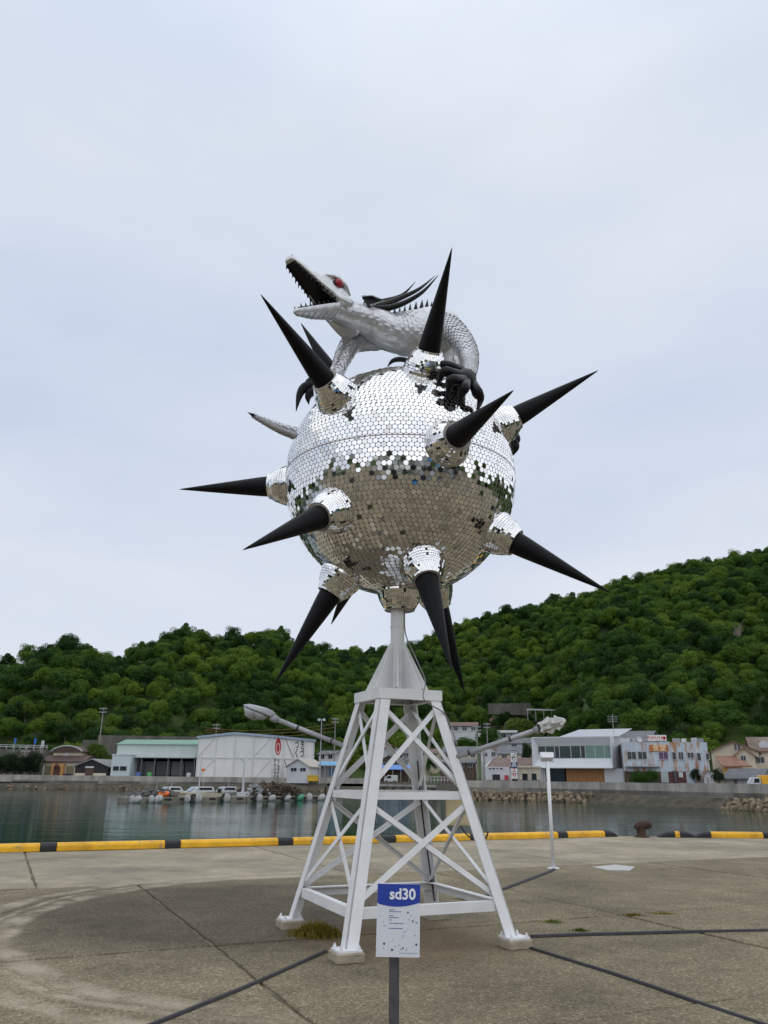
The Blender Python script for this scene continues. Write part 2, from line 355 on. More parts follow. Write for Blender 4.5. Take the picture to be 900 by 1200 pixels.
def crown_mesh(name, seed, m, nleaf=4600, flat=1., leaf=.046, nl=26, tall=1.):
    r = np.random.default_rng(seed); V = []; F = []
    lobes = []
    for k in range(nl):
        d = r.normal(size=3); d /= np.linalg.norm(d); d[2] = abs(d[2])*.95-.2
        c = d*np.array([.66, .66, .82*tall])*r.uniform(.55, 1.08); lobes.append((c, r.uniform(.20, .46)))
    for i in range(nleaf):
        c, rad = lobes[r.integers(nl)]
        d = r.normal(size=3); d /= np.linalg.norm(d)
        if d[2] < -.3 and r.random() < .7: d[2] = -d[2]
        p = c+d*rad*np.array([1, 1, flat])*(r.uniform(.72, 1.06)); p[2] = p[2]*1.0+1.15*tall
        nrm = d+r.normal(size=3)*.55+np.array([0, 0, .35]); nrm /= np.linalg.norm(nrm)
        t = np.cross(nrm, r.normal(size=3)); t /= np.linalg.norm(t); b_ = np.cross(nrm, t)
        s = leaf*r.uniform(.6, 1.4); k = len(V)
        V += [tuple(p-t*s), tuple(p+b_*s*.55+nrm*s*.15), tuple(p+t*s), tuple(p-b_*s*.55+nrm*s*.15)]; F.append((k, k+1, k+2, k+3))
    me = bpy.data.meshes.new(name); me.from_pydata(V, [], F); me.materials.append(m); me.update(); return me
def trunk_mesh(seed, h=1.0):
    r = random.Random(seed); mb = MB(); top = Vector((r.uniform(-.1, .1), r.uniform(-.1, .1), h))
    mb.tube([(0, 0, -.25), (0, 0, .2), top*.6, top], [.085, .07, .055, .03], 7)
    for k in range(5):
        a = k*1.256+r.uniform(-.3, .3); s = top*r.uniform(.55, .85)
        e_ = s+Vector((math.cos(a)*.5, math.sin(a)*.5, r.uniform(.2, .45))); mb.tube([s, (s+e_)/2+Vector((0, 0, .04)), e_], [.035, .025, .01], 5)
    me = bpy.data.meshes.new('trunk'); me.from_pydata(mb.v, [], mb.f); me.materials.append(BARK); me.update(); return me
CROWNS = [crown_mesh('crown', 10+i, LEAF, tall=(1., .9, 1.2, 1., .8, 1.35)[i], nl=(26, 14, 20, 34, 11, 16)[i]) for i in range(6)]
TRUNKS = [trunk_mesh(i) for i in range(3)]
CR_Y = [crown_mesh('crown', 40+i, LEAF_Y) for i in range(2)]; CR_D = [crown_mesh('crown', 50+i, LEAF_D) for i in range(2)]
def tree(name, label, loc, s, crown, group=None, sz=1., cat='tree'):
    t = thing(name, label, cat, loc, random.uniform(0, 6.28), group); t.scale = (s, s, s*sz)
    link('crown', crown, t); link('trunk', random.choice(TRUNKS), t)
    return t
def hill_pt(px, D):
    d = ray(px, 900); x = d.x/d.y*D; ph = math.atan2(x, D); return Vector((x, D, hill_z(ph, math.hypot(x, D))))
SRC = []
crest_px = [12, 35, 52, 62, 74, 88, 104, 122, 145, 165, 186, 204, 224, 243, 262, 282, 300, 322, 340, 360, 377, 392, 412, 432, 448, 488, 503, 519, 537, 556, 575, 594, 612, 631, 650, 668, 687, 705, 724, 744, 763, 782, 801, 820, 840, 859, 879, 897]
for i, px in enumerate(crest_px):
    D = float(np.interp(px, [c[0] for c in CREST], [c[2] for c in CREST]))
    p = hill_pt(px, D-2); s = random.uniform(3.2, 5.0) if px < 470 else random.uniform(3.0, 4.6)
    if px in (62, 74): s = 5.8
    if px == 204: s = 5.0
    if px == 377: s = 4.2
    lab = 'broad green tree on the low wooded hill, standing against the sky' if px < 470 else 'rounded green tree along the rising skyline of the high wooded hill'
    t = tree('broadleaf_tree', lab, p, s, CROWNS[i % 6], 'trees along the low hill crest' if px < 470 else 'trees along the high hill crest')
    if i < 6: SRC.append(t.children[0])
    if px in (62, 204, 377): tag(t, {62: 'tall full tree topping the wooded knoll, above the beige house', 204: 'round-topped tree rising over the crest above the green-roofed hall', 377: 'small bushy tree standing proud of the hill dip beside the black spike tips'}[px])
for i, px in enumerate(range(4, 230, 17)):
    p = hill_pt(px, 232+random.uniform(-3, 6)); tree('broadleaf_tree', 'leafy tree at the hill foot above the grey retaining wall', p, random.uniform(3.2, 4.6), (CROWNS[0], CR_Y[0], CROWNS[3], CR_Y[1])[i % 4], 'trees at the hill foot above the retaining wall')
# the rest of the wood: one mass
pts = []; att_r = []; att_s = []; att_i = []
def scatter(ph0, ph1, sp, smin, smax):
    rmax = 560; 
    r_ = 190.
    while r_ < rmax:
        nph = int((ph1-ph0)*r_/sp)
        for k in range(nph):
            ph = ph0+(ph1-ph0)*(k+random.random())/nph; rho = r_+random.uniform(-.6, .6)*sp
            b0 = np.interp(ph, bph, brho); c0 = np.interp(ph, cph, crho)
            if rho < b0+2.5 or rho > c0*1.06: continue
            x, y = rho*math.sin(ph), rho*math.cos(ph)
            if any(abs(x-cx) < w and abs(y-cy) < dd for cx, cy, w, dd in CLEAR): continue
            s = random.uniform(smin, smax)*(1.25 if random.random() < .12 else 1)*(.8 if rho < b0+20 else 1)
            pts.append((x, y, hill_z(ph, rho)-.5)); att_r.append(random.uniform(0, 6.28)); att_s.append(s); att_i.append(random.randrange(6))
        r_ += sp*.9
CLEAR = []
scatter(-.66, .66, 4.1, 2.0, 4.2); scatter(-PI, -.66, 12, 4, 6); scatter(.66, PI, 12, 4, 6)
me = bpy.data.meshes.new('forest'); me.from_pydata(pts, [], [])
for nm, ty, dat in (('rot', 'FLOAT', att_r), ('scl', 'FLOAT', att_s), ('idx', 'INT', att_i)):
    a = me.attributes.new(nm, ty, 'POINT'); a.data.foreach_set('value', dat)
forest = link('forest', me); tag(forest, 'dense mixed green wood covering the hillside behind the harbour', 'forest', kind='stuff')
ng = bpy.data.node_groups.new('forest_scatter', 'GeometryNodeTree')
ng.interface.new_socket('Geometry', in_out='INPUT', socket_type='NodeSocketGeometry'); ng.interface.new_socket('Geometry', in_out='OUTPUT', socket_type='NodeSocketGeometry')
gi = ng.nodes.new('NodeGroupInput'); go = ng.nodes.new('NodeGroupOutput'); iop = ng.nodes.new('GeometryNodeInstanceOnPoints'); jg = ng.nodes.new('GeometryNodeJoinGeometry')
for s_ in SRC:
    oi = ng.nodes.new('GeometryNodeObjectInfo'); oi.inputs['Object'].default_value = s_; oi.inputs['As Instance'].default_value = True; oi.transform_space = 'ORIGINAL'
    ng.links.new(oi.outputs['Geometry'], jg.inputs[0])
def nattr(nm, ty):
    a = ng.nodes.new('GeometryNodeInputNamedAttribute'); a.data_type = ty; a.inputs['Name'].default_value = nm
    return [o_ for o_ in a.outputs if o_.enabled and o_.name == 'Attribute'][0]
cx_ = ng.nodes.new('ShaderNodeCombineXYZ'); ng.links.new(nattr('rot', 'FLOAT'), cx_.inputs[2])
iop.inputs['Pick Instance'].default_value = True
ng.links.new(gi.outputs[0], iop.inputs['Points']); ng.links.new(jg.outputs[0], iop.inputs['Instance'])
ng.links.new(nattr('idx', 'INT'), iop.inputs['Instance Index']); ng.links.new(cx_.outputs[0], iop.inputs['Rotation']); ng.links.new(nattr('scl', 'FLOAT'), iop.inputs['Scale'])
ng.links.new(iop.outputs[0], go.inputs[0])
md = forest.modifiers.new('scatter', 'NODES'); md.node_group = ng

# ================================================================== SCULPTURE
TX, TY = .172, 9.114
STEEL = mat('pale_grey_paint', (.72, .725, .725), .5, scale=2.5, var=.08, bump=.05, bscale=20)
GALV = mat('galvanised_steel', (.36, .365, .38), .45, metal=.3, scale=6, var=.12)
BLACK = mat('matt_black', (.004, .004, .005), .52, scale=5, var=.3, bump=.08, bscale=22, spec=.16)
BLACK_P = mat('black_paint', (.004, .004, .005), .42, scale=5, var=.25, bump=.1, bscale=18, spec=.22)
PAD = mat('pad_concrete', (.27, .225, .16), .9, scale=6, col2=(.38, .33, .25), bump=.3, bscale=30)
RUB = mat('black_rubber', (.02, .021, .024), .7, scale=8, var=.3)
ZT, ZM, ZF = 2.426, 1.386, .105; RA, RB = 1.268, .50; YAW = -.3858
def corner(k, z):
    a = {'N': -PI/2, 'R': 0, 'B': PI/2, 'L': PI}[k]+YAW; r = RA+(RB-RA)*(z-ZF)/(ZT-ZF)
    return Vector((TX+r*math.cos(a), TY+r*math.sin(a), z))
tower = thing('steel_tower', 'tapering pale grey lattice steel tower standing on four concrete pads', 'tower', (TX, TY, 0))
toff = Matrix.Translation((-TX, -TY, 0))
def tb(mb, name, m=None, parent=tower, **k):
    mb.v = [tuple(toff @ Vector(p)) for p in mb.v] if parent is tower or parent.parent is tower else mb.v
    return mb.build(name, m or STEEL, parent, **k)
ring = ['N', 'R', 'B', 'L']
def flange_dirs(k):
    i = ring.index(k); c0 = corner(k, 1.); a = (corner(ring[(i+1) % 4], 1.)-c0).normalized(); b_ = (corner(ring[i-1], 1.)-c0).normalized(); return a, b_
for k in ring:
    a, b_ = flange_dirs(k); mb = MB(); P0 = corner(k, .085); P1 = corner(k, ZT+.0); W = .125; T = .014
    for d, o_ in ((a, b_), (b_, a)):
        q = []
        for P in (P0, P1):
            s0 = P if d is a else P+o_*.0; q += [s0+(o_*T if d is b_ else Vector())*0, s0+d*W, s0+d*W+o_*T, s0+o_*T]
        mb.add(q, [(0, 3, 2, 1), (4, 5, 6, 7), (0, 1, 5, 4), (1, 2, 6, 5), (2, 3, 7, 6), (3, 0, 4, 7)])
    tb(mb, 'leg')
    f = corner(k, .05); m4 = Matrix.Translation((f.x, f.y, 0)) @ Matrix.Rotation(YAW-PI/4, 4, 'Z')
    cen = (a+b_)*.03; m4 = Matrix.Translation((cen.x, cen.y, 0)) @ m4
    hs = .13
    po = MB().box(-hs, hs, -hs, hs, -.01, .078, m4); po = tb(po, 'concrete_pad', PAD, bevel=.012)
    bp = MB().box(-.112, .112, -.112, .112, .0785, .095, m4); bp = tb(bp, 'base_plate')
    for sx_, sy_ in ((-1, -1), (1, -1), (1, 1), (-1, 1)):
        q = m4 @ Vector((sx_*.086, sy_*.086, 0)); nb = MB()
        nb.lathe([(.018, .0955), (.018, .115), (.009, .116), (.009, .132)], (q.x, q.y, 0), n=6); tb(nb, 'anchor_bolt')
def beam(k1, k2, z, h, w, t=.012, inset=.0):
    p, q = corner(k1, z), corner(k2, z); inn = (Vector((TX, TY, z))-(p+q)/2).normalized(); mb = MB(); d = (q-p).normalized()
    p = p+d*.02; q = q-d*.02
    pa, qa = p+inn*.026, q+inn*.026
    mb.bar(pa, qa, t, h); mb.bar(pa+inn*(w/2+t/2)+Vector((0, 0, h/2-t/2)), qa+inn*(w/2+t/2)+Vector((0, 0, h/2-t/2)), w, t)
    return mb
for i in range(4):
    a_, b2 = ring[i], ring[(i+1) % 4]
    tb(beam(a_, b2, .36, .092, .06), 'bottom_beam'); tb(beam(a_, b2, ZM, .078, .06), 'middle_beam')
    for z0, z1 in ((.40, ZM-.04), (ZM+.04, ZT-.08)):
        for dz, (s0, s1) in enumerate(((a_, b2), (b2, a_))):
            p, q = corner(s0, z0), corner(s1, z1); nrm = (q-p).cross(Vector((0, 0, 1))).normalized()
            inn = (Vector((TX, TY, (z0+z1)/2))-(p+q)/2); inn = inn.normalized(); d = (q-p).normalized()
            off = inn*(.024+.024*dz); p2 = p+d*.05+off; q2 = q-d*.05+off
            upv = d.cross(inn).normalized()
            mb = MB(); mb.bar(p2, q2, .008, .052, up=upv); mb.bar(p2+inn*.02+upv*.022, q2+inn*.02+upv*.022, .034, .008, up=upv)
            for e_, sg_ in ((p2, 1), (q2, -1)):
                for s_ in (.06, .12): mb.lathe([(.011, .004), (.011, .014), (.004, .016)], e_+d*s_*sg_, -inn, 6)
            tb(mb, 'diagonal_brace')
# top frame, plate and gussets
fr = thing('f', 'x', 'x'); bpy.data.objects.remove(fr)
def fc(k, r, z):
    a = {'N': -PI/2, 'R': 0, 'B': PI/2, 'L': PI}[k]+YAW; return Vector((TX+r*math.cos(a), TY+r*math.sin(a), z))
for i in range(4):
    p, q = fc(ring[i], .535, ZT), fc(ring[(i+1) % 4], .535, ZT); inn = (Vector((TX, TY, ZT))-(p+q)/2).normalized(); d = (q-p).normalized()
    mb = MB(); P, Q = p+d*(.0 if i % 2 == 0 else .016), q-d*(.0 if i % 2 == 0 else .016)
    mb.bar(P+inn*.007, Q+inn*.007, .014, .112); mb.bar(P+d*.02+inn*.045+Vector((0, 0, -.049)), Q-d*.02+inn*.045+Vector((0, 0, -.049)), .06, .012)
    tb(mb, 'top_frame_beam')
mb = MB(); pl = [fc(k, .513, 0) for k in ring]; mb.slab([(p.x, p.y) for p in pl], ZT+.040, ZT+.053); tb(mb, 'top_plate')
zc0 = ZT+.0535; PR = .081
mb = MB(); mb.lathe([(PR, zc0), (PR, 3.215), (PR+.006, 3.217), (PR+.006, 3.227), (PR, 3.229), (PR, 3.515)], (TX, TY, 0), n=28); tb(mb, 'column', smooth=False)
for k in range(8):
    a = -PI/2+k*PI/4; d = Vector((math.cos(a), math.sin(a), 0)); nrm = Vector((-d.y, d.x, 0)); o_ = Vector((TX, TY, 0))
    prof = [(PR-.01, zc0), (.36, zc0), (.36, zc0+.02), (PR+.012, 3.035), (PR-.01, 3.035)]
    q = [o_+d*x+Vector((0, 0, z))+nrm*.005 for x, z in prof]+[o_+d*x+Vector((0, 0, z))-nrm*.005 for x, z in prof]
    m_ = len(prof); mb = MB().add(q, [tuple(range(m_)), tuple(range(m_, 2*m_))[::-1]]+[(i, i+m_, (i+1) % m_+m_, (i+1) % m_) for i in range(m_)])
    tb(mb, 'gusset')
    if k % 2 == 0:
        for s_ in (-.2, .2):
            q = o_+Vector((math.cos(a+s_*1.7+YAW), math.sin(a+s_*1.7+YAW), 0))*.36; nb = MB(); nb.lathe([(.016, zc0), (.016, zc0+.016)], (q.x, q.y, 0), n=6); tb(nb, 'bolt', mat('rusty_bolt', (.13, .05, .03), .7))
# ---------------------------------------------------------------- mirror ball
BC = Vector((.195, 9.114, 5.04)); BR = 1.413
MIR = bpy.data.materials.new('mirror_tile'); MIR.use_nodes = True; n, l, b = nodes_of(MIR)
b.inputs['Metallic'].default_value = 1.; b.inputs['Roughness'].default_value = .04
att = n.new('ShaderNodeAttribute'); att.attribute_name = 'tone'
l.new(ramp(n, l, att.outputs['Fac'], (0, (.05, .05, .05)), (.22, (.60, .59, .56)), (.5, (.80, .80, .79)), (1, (.88, .88, .88))), b.inputs['Base Color'])
GROUT = mat('ball_shell_filler', (.36, .33, .305), .5, scale=9, var=.25)
ball = thing('spiked_mirror_ball', 'huge mirror-tiled ball with black spikes on top of the steel tower', 'sculpture', BC)
# spikes: direction, from measured tips
SP = {1: (305.3, 344.8, -1), 2: (352.5, 378.4, 1), 3: (529.7, 290, -1), 4: (701.3, 434, 1), 5: (602, 457.3, -1), 6: (716.3, 695, -1), 7: (529.4, 785.5, -1), 8: (545, 813, 1), 9: (322, 801, -1), 10: (388, 732, 1), 11: (284.4, 644.5, -1), 12: (210, 573.4, 1)}
RT, RBASE = 2.87, 1.665
def on_sphere(px, py, rad, sg=-1):
    d = ray(px, py).normalized(); o_ = Vector((0, 0, EYE))-BC; bb = o_.dot(d); q = bb*bb-(o_.dot(o_)-rad*rad)
    if q < 0:
        p = Vector((0, 0, EYE))-d*bb; return BC+(p-BC).normalized()*rad
    return Vector((0, 0, EYE))+d*(-bb+sg*math.sqrt(q))
dirs = {}
for k, (x, y, sg) in SP.items():
    rt = {3: 2.825, 1: 2.86, 9: 2.86}.get(k, RT)
    dirs[k] = ((on_sphere(x, y, rt, sg)-BC).normalized(), rt)
SHELL = BR-.005
mb = MB(); nlat, nlon = 48, 96; vs = []; fs = []
for i in range(nlat+1):
    t = PI*i/nlat
    for j in range(nlon): vs.append((SHELL*math.sin(t)*math.cos(2*PI*j/nlon), SHELL*math.sin(t)*math.sin(2*PI*j/nlon), SHELL*math.cos(t)))
for i in range(nlat):
    for j in range(nlon): fs.append((i*nlon+j, (i+1)*nlon+j, (i+1)*nlon+(j+1) % nlon, i*nlon+(j+1) % nlon))
shell = raw('shell', vs, fs, GROUT, ball, True)
def tile_object(name, cen, nrm, up, rad, sides, parent, tone, th=.003, rots=0.):
    cen = np.array(cen); nrm = np.array(nrm); up = np.array(up); m_ = len(cen)
    t1 = np.cross(up, nrm); t1 /= np.linalg.norm(t1, axis=1, keepdims=True); t2 = np.cross(nrm, t1)
    rad = np.broadcast_to(np.asarray(rad, float), (m_,)); V = np.zeros((m_, sides*2, 3))
    for j in range(sides):
        a = 2*PI*(j+.5)/sides+rots
        ring_ = t1*math.cos(a)+t2*math.sin(a)
        V[:, j] = cen+ring_*rad[:, None]*.965+nrm*th; V[:, sides+j] = cen+ring_*rad[:, None]-nrm*.006
    idx = np.arange(m_)*sides*2; F = []
    for o_ in idx:
        F.append(tuple(range(o_, o_+sides)))
        for j in range(sides):
            j2 = (j+1) % sides; F.append((o_+j, o_+sides+j, o_+sides+j2, o_+j2))
    me = bpy.data.meshes.new(name); me.from_pydata(V.reshape(-1, 3).tolist(), [], F); me.materials.append(MIR); me.materials.append(GROUT); me.update(); me.polygons.foreach_set('material_index', ([0]+[1]*sides)*m_)
    a = me.attributes.new('tone', 'FLOAT', 'FACE'); a.data.foreach_set('value', np.repeat(tone, sides+1).astype(np.float32))
    o_ = link(name, me, parent); o_['kind'] = 'stuff'; return o_
tr = np.random.default_rng(3); cen = []; nrm = []; pitch_ = .0585; dphi = pitch_*.87/BR
DIRN = [np.array(d[0]) for d in dirs.values()]+[np.array((0, 0, -1.))]
nr = int(PI/dphi); lat0 = dphi*.5
for i in range(nr):
    la = -PI/2+(i+.5)*PI/nr
    if abs(la) < PI/nr*.49: pass
    cnt = max(4, int(2*PI*math.cos(la)*BR/pitch_)); cnt -= cnt % 4
    if cnt < 4: continue
    for k in range(cnt):
        lo = 2*PI*(k+(.5 if i % 2 else 0))/cnt+.30
        cen.append((math.cos(la)*math.cos(lo), math.cos(la)*math.sin(lo), math.sin(la)))
cen = np.array(cen)
keep = np.ones(len(cen), bool)
for d in DIRN: keep &= (cen @ d) < math.cos(.242/BR)
cen = cen[keep]
jit = tr.normal(size=cen.shape); low = cen[:, 2] < -.1
patch = np.array([mno.noise(Vector(c*2.2)) for c in cen])
sig = np.where(low, .036, .010+.022*np.exp(-(cen[:, 2]/.18)**2))*(1+1.2*np.clip(patch, 0, 1)); sig = np.where(tr.random(len(cen)) < .05, .085, sig)
nrm = cen+jit*sig[:, None]; nrm /= np.linalg.norm(nrm, axis=1, keepdims=True)
tone_ = np.clip(.72+tr.normal(size=len(cen))*.2, .28, 1); fine_ = np.array([mno.noise(Vector(c*9+np.array([5., 1, 2]))) for c in cen])
tone_[(fine_ > .64) & low] = .04; tone_[(tr.random(len(cen)) < .003) & low] = .04
tile_object('mirror_tiles', cen*BR, nrm, np.tile([0, 0, 1.], (len(cen), 1)), pitch_*.5*1.015, 10, ball, tone_, rots=0)
# collars
def collar(ax, prof, parent, tile=.027, name='collar', top=True):
    ax = Vector(ax).normalized()
    c = MB().lathe([(r_-.008, h) for r_, h in prof], (0, 0, 0), ax, 40, cap=True).build(name, GROUT, parent, smooth=False)
    t_ = Vector((0, 0, 1)) if abs(ax.z) < .9 else Vector((1, 0, 0)); x = np.array(ax.cross(t_).normalized()); y = np.cross(np.array(ax), x); A = np.array(ax)
    cs = []; ns = []
    for (r0, h0), (r1, h1) in zip(prof[:-1], prof[1:]):
        Ls = math.hypot(r1-r0, h1-h0); k = max(1, int(round(Ls/tile)))
        for i in range(k):
            f_ = (i+.5)/k; r_ = r0+(r1-r0)*f_; h = h0+(h1-h0)*f_; cnt = int(2*PI*r_/tile)
            for j in range(cnt):
                a = 2*PI*j/cnt; rd = x*math.cos(a)+y*math.sin(a)
                cs.append(rd*r_+A*h); nn = rd*(h1-h0)/Ls-A*(r1-r0)/Ls; ns.append(nn+tr.normal(size=3)*.03)
    ns = np.array(ns); ns /= np.linalg.norm(ns, axis=1, keepdims=True)
    tile_object('collar_tiles', cs, ns, np.tile(A, (len(cs), 1)), tile*.5*1.36, 4, c, np.clip(.75+tr.normal(size=len(cs))*.2, 0, 1), th=.003)
    return c
for k, (d, rt) in dirs.items():
    collar(d, [(.262, 1.375), (.258, 1.42), (.232, 1.51), (.200, 1.585), (.166, RBASE-.02), (.160, RBASE)], ball)
    mbs = MB(); prof = [(.131, RBASE-.004), (.1305, RBASE+.02)]+[(.13*(1-t_)**.97+.004, RBASE+.02+(rt-RBASE-.02)*t_) for t_ in np.linspace(.1, .97, 8)]+[(.0015, rt)]
    mbs.lathe(prof, (0, 0, 0), d, 26); mbs.build('spike', BLACK, ball, smooth=True)
collar((0, 0, -1), [(.272, 1.36), (.268, 1.405), (.235, 1.50), (.195, 1.575), (.178, 1.60), (.176, 1.612)], ball)
# seam lines between shell panels (equator strip)
for z_, w_ in ((.008, .006),):
    vs = []; fs = []; nn = 160
    for j in range(nn):
        a = 2*PI*j/nn
        for dz in (-w_, w_): vs.append(((BR+.0055)*math.cos(a), (BR+.0055)*math.sin(a), z_+dz))
    for j in range(nn): fs.append((2*j, 2*((j+1) % nn), 2*((j+1) % nn)+1, 2*j+1))
    raw('seam', vs, fs, mat('seam_filler', (.30, .24, .21), .7, scale=20, var=.3), ball)

# ---------------------------------------------------------------- dragon
SILV = mat('dragon_silver', (.47, .475, .485), .36, metal=.7, scale=7, var=.0, col2=(.63, .635, .645), bump=.12, bscale=16)
dragon = thing('dragon_statue', 'silver scaled dragon with open jaws crouching on top of the mirror ball', 'statue', BC)
def catmull(P, per):
    P = np.array(P, float); Q = []
    for i in range(len(P)-1):
        p0 = P[max(i-1, 0)]; p1 = P[i]; p2 = P[i+1]; p3 = P[min(i+2, len(P)-1)]
        for t in np.linspace(0, 1, per, endpoint=False):
            Q.append(.5*((2*p1)+(-p0+p2)*t+(2*p0-5*p1+4*p2-p3)*t*t+(-p0+3*p1-3*p2+p3)*t**3))
    Q.append(P[-1]); return np.array(Q)
PLV = []; PLF = []
def scaly_tube(mb, pts, step=.014, scale_len=.095, amp=.004, flat=1., s0=.2, keep=-.8):
    """pts: (Vector, radius); loft with overlapping scale relief"""
    P = np.array([(*p, r_) for p, r_ in pts]); seg = np.linalg.norm(np.diff(P[:, :3], axis=0), axis=1).sum()
    Q = catmull(P, max(4, int(seg/step/(len(P)-1)))); C = Q[:, :3]; Rr = Q[:, 3]
    n_ = 72; k = len(C); up = np.array((0, 0, 1.)); vs = []; s = 0.; nrow = 0; rowgap = scale_len*.60
    for i in range(k):
        d = C[min(i+1, k-1)]-C[max(i-1, 0)]; d /= np.linalg.norm(d)+1e-9
        x = np.cross(d, up); 
        if np.linalg.norm(x) < .05: x = np.cross(d, (1, 0, 0))
        x /= np.linalg.norm(x); u_ = np.cross(x, d); up = u_
        if i: s += np.linalg.norm(C[i]-C[i-1])
        na = max(6, int(round(2*PI*Rr[i]/scale_len)))
        na = max(8, int(round(2*PI*max(Rr.mean(), .06)/scale_len)))
        while s0+nrow*rowgap <= s and Rr[i] > .03:
            nc = max(9, int(round(2*PI*Rr[i]/(scale_len*.92)))); wd_ = 2*PI*Rr[i]/nc*.56; ln = scale_len*1.08*min(1, .35+Rr[i]*5)
            for c_ in range(nc):
                a = 2*PI*(c_+(.5 if nrow % 2 else 0))/nc
                if math.sin(a) < keep: continue
                rad_ = x*math.cos(a)+u_*math.sin(a); tan_ = -x*math.sin(a)+u_*math.cos(a); B0 = C[i]+rad_*Rr[i]; q0 = len(PLV); jt = random.uniform(-.004, .004)
                for (w_, l_, h_) in ((-.8, -.1, -.006), (.8, -.1, -.006), (-1, .5, -.003), (1, .5, -.003), (-.62, .88, .003), (.62, .88, .003), (0, 1.05, .006), (0, -.1, -.001), (0, .5, .008)):
                    PLV.append(tuple(B0+tan_*w_*wd_+d*l_*ln+rad_*((h_*.8+.004)*min(1.2, Rr[i]/.17)+jt*.4+.002)))
                PLF.extend([tuple(q0+v for v in f_) for f_ in ((0, 7, 8, 2), (7, 1, 3, 8), (2, 8, 4), (8, 3, 5), (4, 8, 6), (8, 5, 6))])
            nrow += 1
        for j in range(n_):
            a = 2*PI*j/n_; row = s/(scale_len*.62); best = 0
            for r0 in (math.floor(row), math.floor(row)+1, math.floor(row)-1):
                cc = a/(2*PI)*na+(.5 if r0 % 2 else 0); du = (cc-round(cc)); dv = row-r0
                if abs(dv) <= 1.2 and (du*du*3.4+max(0, dv)**2*.9) < 1: best = max(best, .95-.75*max(0, dv)*.8 if dv >= 0 else 0)
            belly = 1. if math.sin(a) > -.6 else .35
            rr = Rr[i]+amp*(best-.4)*belly*min(1, Rr[i]/.09)
            vs.append(tuple(C[i]+x*math.cos(a)*rr+u_*math.sin(a)*rr*flat))
    fs = [(i*n_+j, i*n_+(j+1) % n_, (i+1)*n_+(j+1) % n_, (i+1)*n_+j) for i in range(k-1) for j in range(n_)]
    fs += [tuple(range(n_))[::-1], tuple((k-1)*n_+j for j in range(n_))]
    mb.add(vs, fs)
body = MB()
# head frame
HF = Vector((-.65, -.76, 0)).normalized(); HN = Vector((.757, -.653, 0)).normalized(); HU = Vector((0, 0, 1)); HP = at(387, 360, 8.72)
def hp(f, s, u): return HP+HF*f+HN*s+HU*u
def smooth_loft(mb, secs, n_=28):
    """secs: list of lists of points (same count)"""
    k = len(secs); m_ = len(secs[0]); vs = [tuple(p) for s_ in secs for p in s_]
    fs = [(i*m_+j, i*m_+(j+1) % m_, (i+1)*m_+(j+1) % m_, (i+1)*m_+j) for i in range(k-1) for j in range(m_)]
    fs += [tuple(range(m_))[::-1], tuple((k-1)*m_+j for j in range(m_))]; mb.add(vs, fs)
PAL = .27/.73
def upper(f):     # palate height, top height, half width
    pal = PAL*f if f > 0 else .25*f
    top = np.interp(f, [-.42, -.30, -.15, .0, .10, .2, .32, .50, .66, .73, .765], [.12, .24, .335, .375, .372, .35, .320, .325, .352, .362, .33])
    w = np.interp(f, [-.42, -.30, -.12, .02, .15, .30, .50, .66, .73, .765], [.14, .18, .205, .212, .188, .158, .124, .098, .080, .048])
    return pal, float(top), float(w)
secs = []
for f in np.concatenate([np.linspace(-.42, .7, 40), [.72, .74, .755, .765]]):
    pal, top, w = upper(f); low = pal if f > -.05 else pal-.02*(1-0)-(-.05-f)*.35
    s_ = []
    for j in range(30):
        a = 2*PI*j/30; cx, sy = math.cos(a), math.sin(a)
        ex = abs(cx)**.5*math.copysign(1, cx)
        if sy >= 0: u = low+.03+(top-low-.03)*(sy**.75); wd = w*(1-.18*sy)
        else: u = low+.03+.03*sy*1.2; wd = w
        s_.append(hp(f, ex*wd, u))
    secs.append(s_)
smooth_loft(body, secs)
JS = -.34/.60
def jaw(f): return (JS*f if f > 0 else -.15*f), float(np.interp(f, [-.22, 0, .2, .45, .57, .615], [.12, .185, .155, .095, .062, .026])), float(np.interp(f, [-.22, 0, .3, .55, .615], [.08, .175, .145, .09, .04]))
secs = []
for f in np.concatenate([np.linspace(-.22, .57, 28), [.59, .605, .615]]):
    top, w, th_ = jaw(f); s_ = []
    rip = .006*math.sin(f*75)
    for j in range(28):
        a = 2*PI*j/28; cx, sy = math.cos(a), math.sin(a)
        s_.append(hp(f, cx*w+(0), top+(.012*sy if sy > 0 else (th_+rip)*sy)))
    secs.append(s_)
smooth_loft(body, secs)
# brow ridges
for s_ in (-1, 1):
    body.tube([hp(-.22, s_*.13, .23), hp(-.10, s_*.165, .305), hp(.02, s_*.16, .345), hp(.12, s_*.145, .34), hp(.24, s_*.115, .31)], [.02, .034, .036, .034, .015], 12)
    body.tube([hp(-.30, s_*.12, .02), hp(-.12, s_*.165, .06), hp(.02, s_*.165, .05), hp(.22, s_*.125, .10), hp(.45, s_*.085, .185)], [.09, .095, .055, .030, .018], 12)
W_ = at
scaly_tube(body, [(hp(-.06, 0, -.01), .150), (at(416, 371, 8.90), .185), (at(434, 377, 8.99), .215), (at(454, 388, 9.10), .245), (at(474, 391, 9.25), .295), (at(492, 391, 9.45), .32), (at(508, 389, 9.68), .325), (at(517, 402, 9.98), .31), (Vector((.62, 10.36, 6.12)), .30), (Vector((.50, 10.72, 5.5)), .27), (Vector((.0, 10.85, 4.95)), .2), (at(385, 524, 10.7), .13), (at(354, 511, 10.45), .090), (at(331, 503, 10.25), .070), (at(311, 494, 10.12), .048), (at(297, 487, 10.02), .030)])
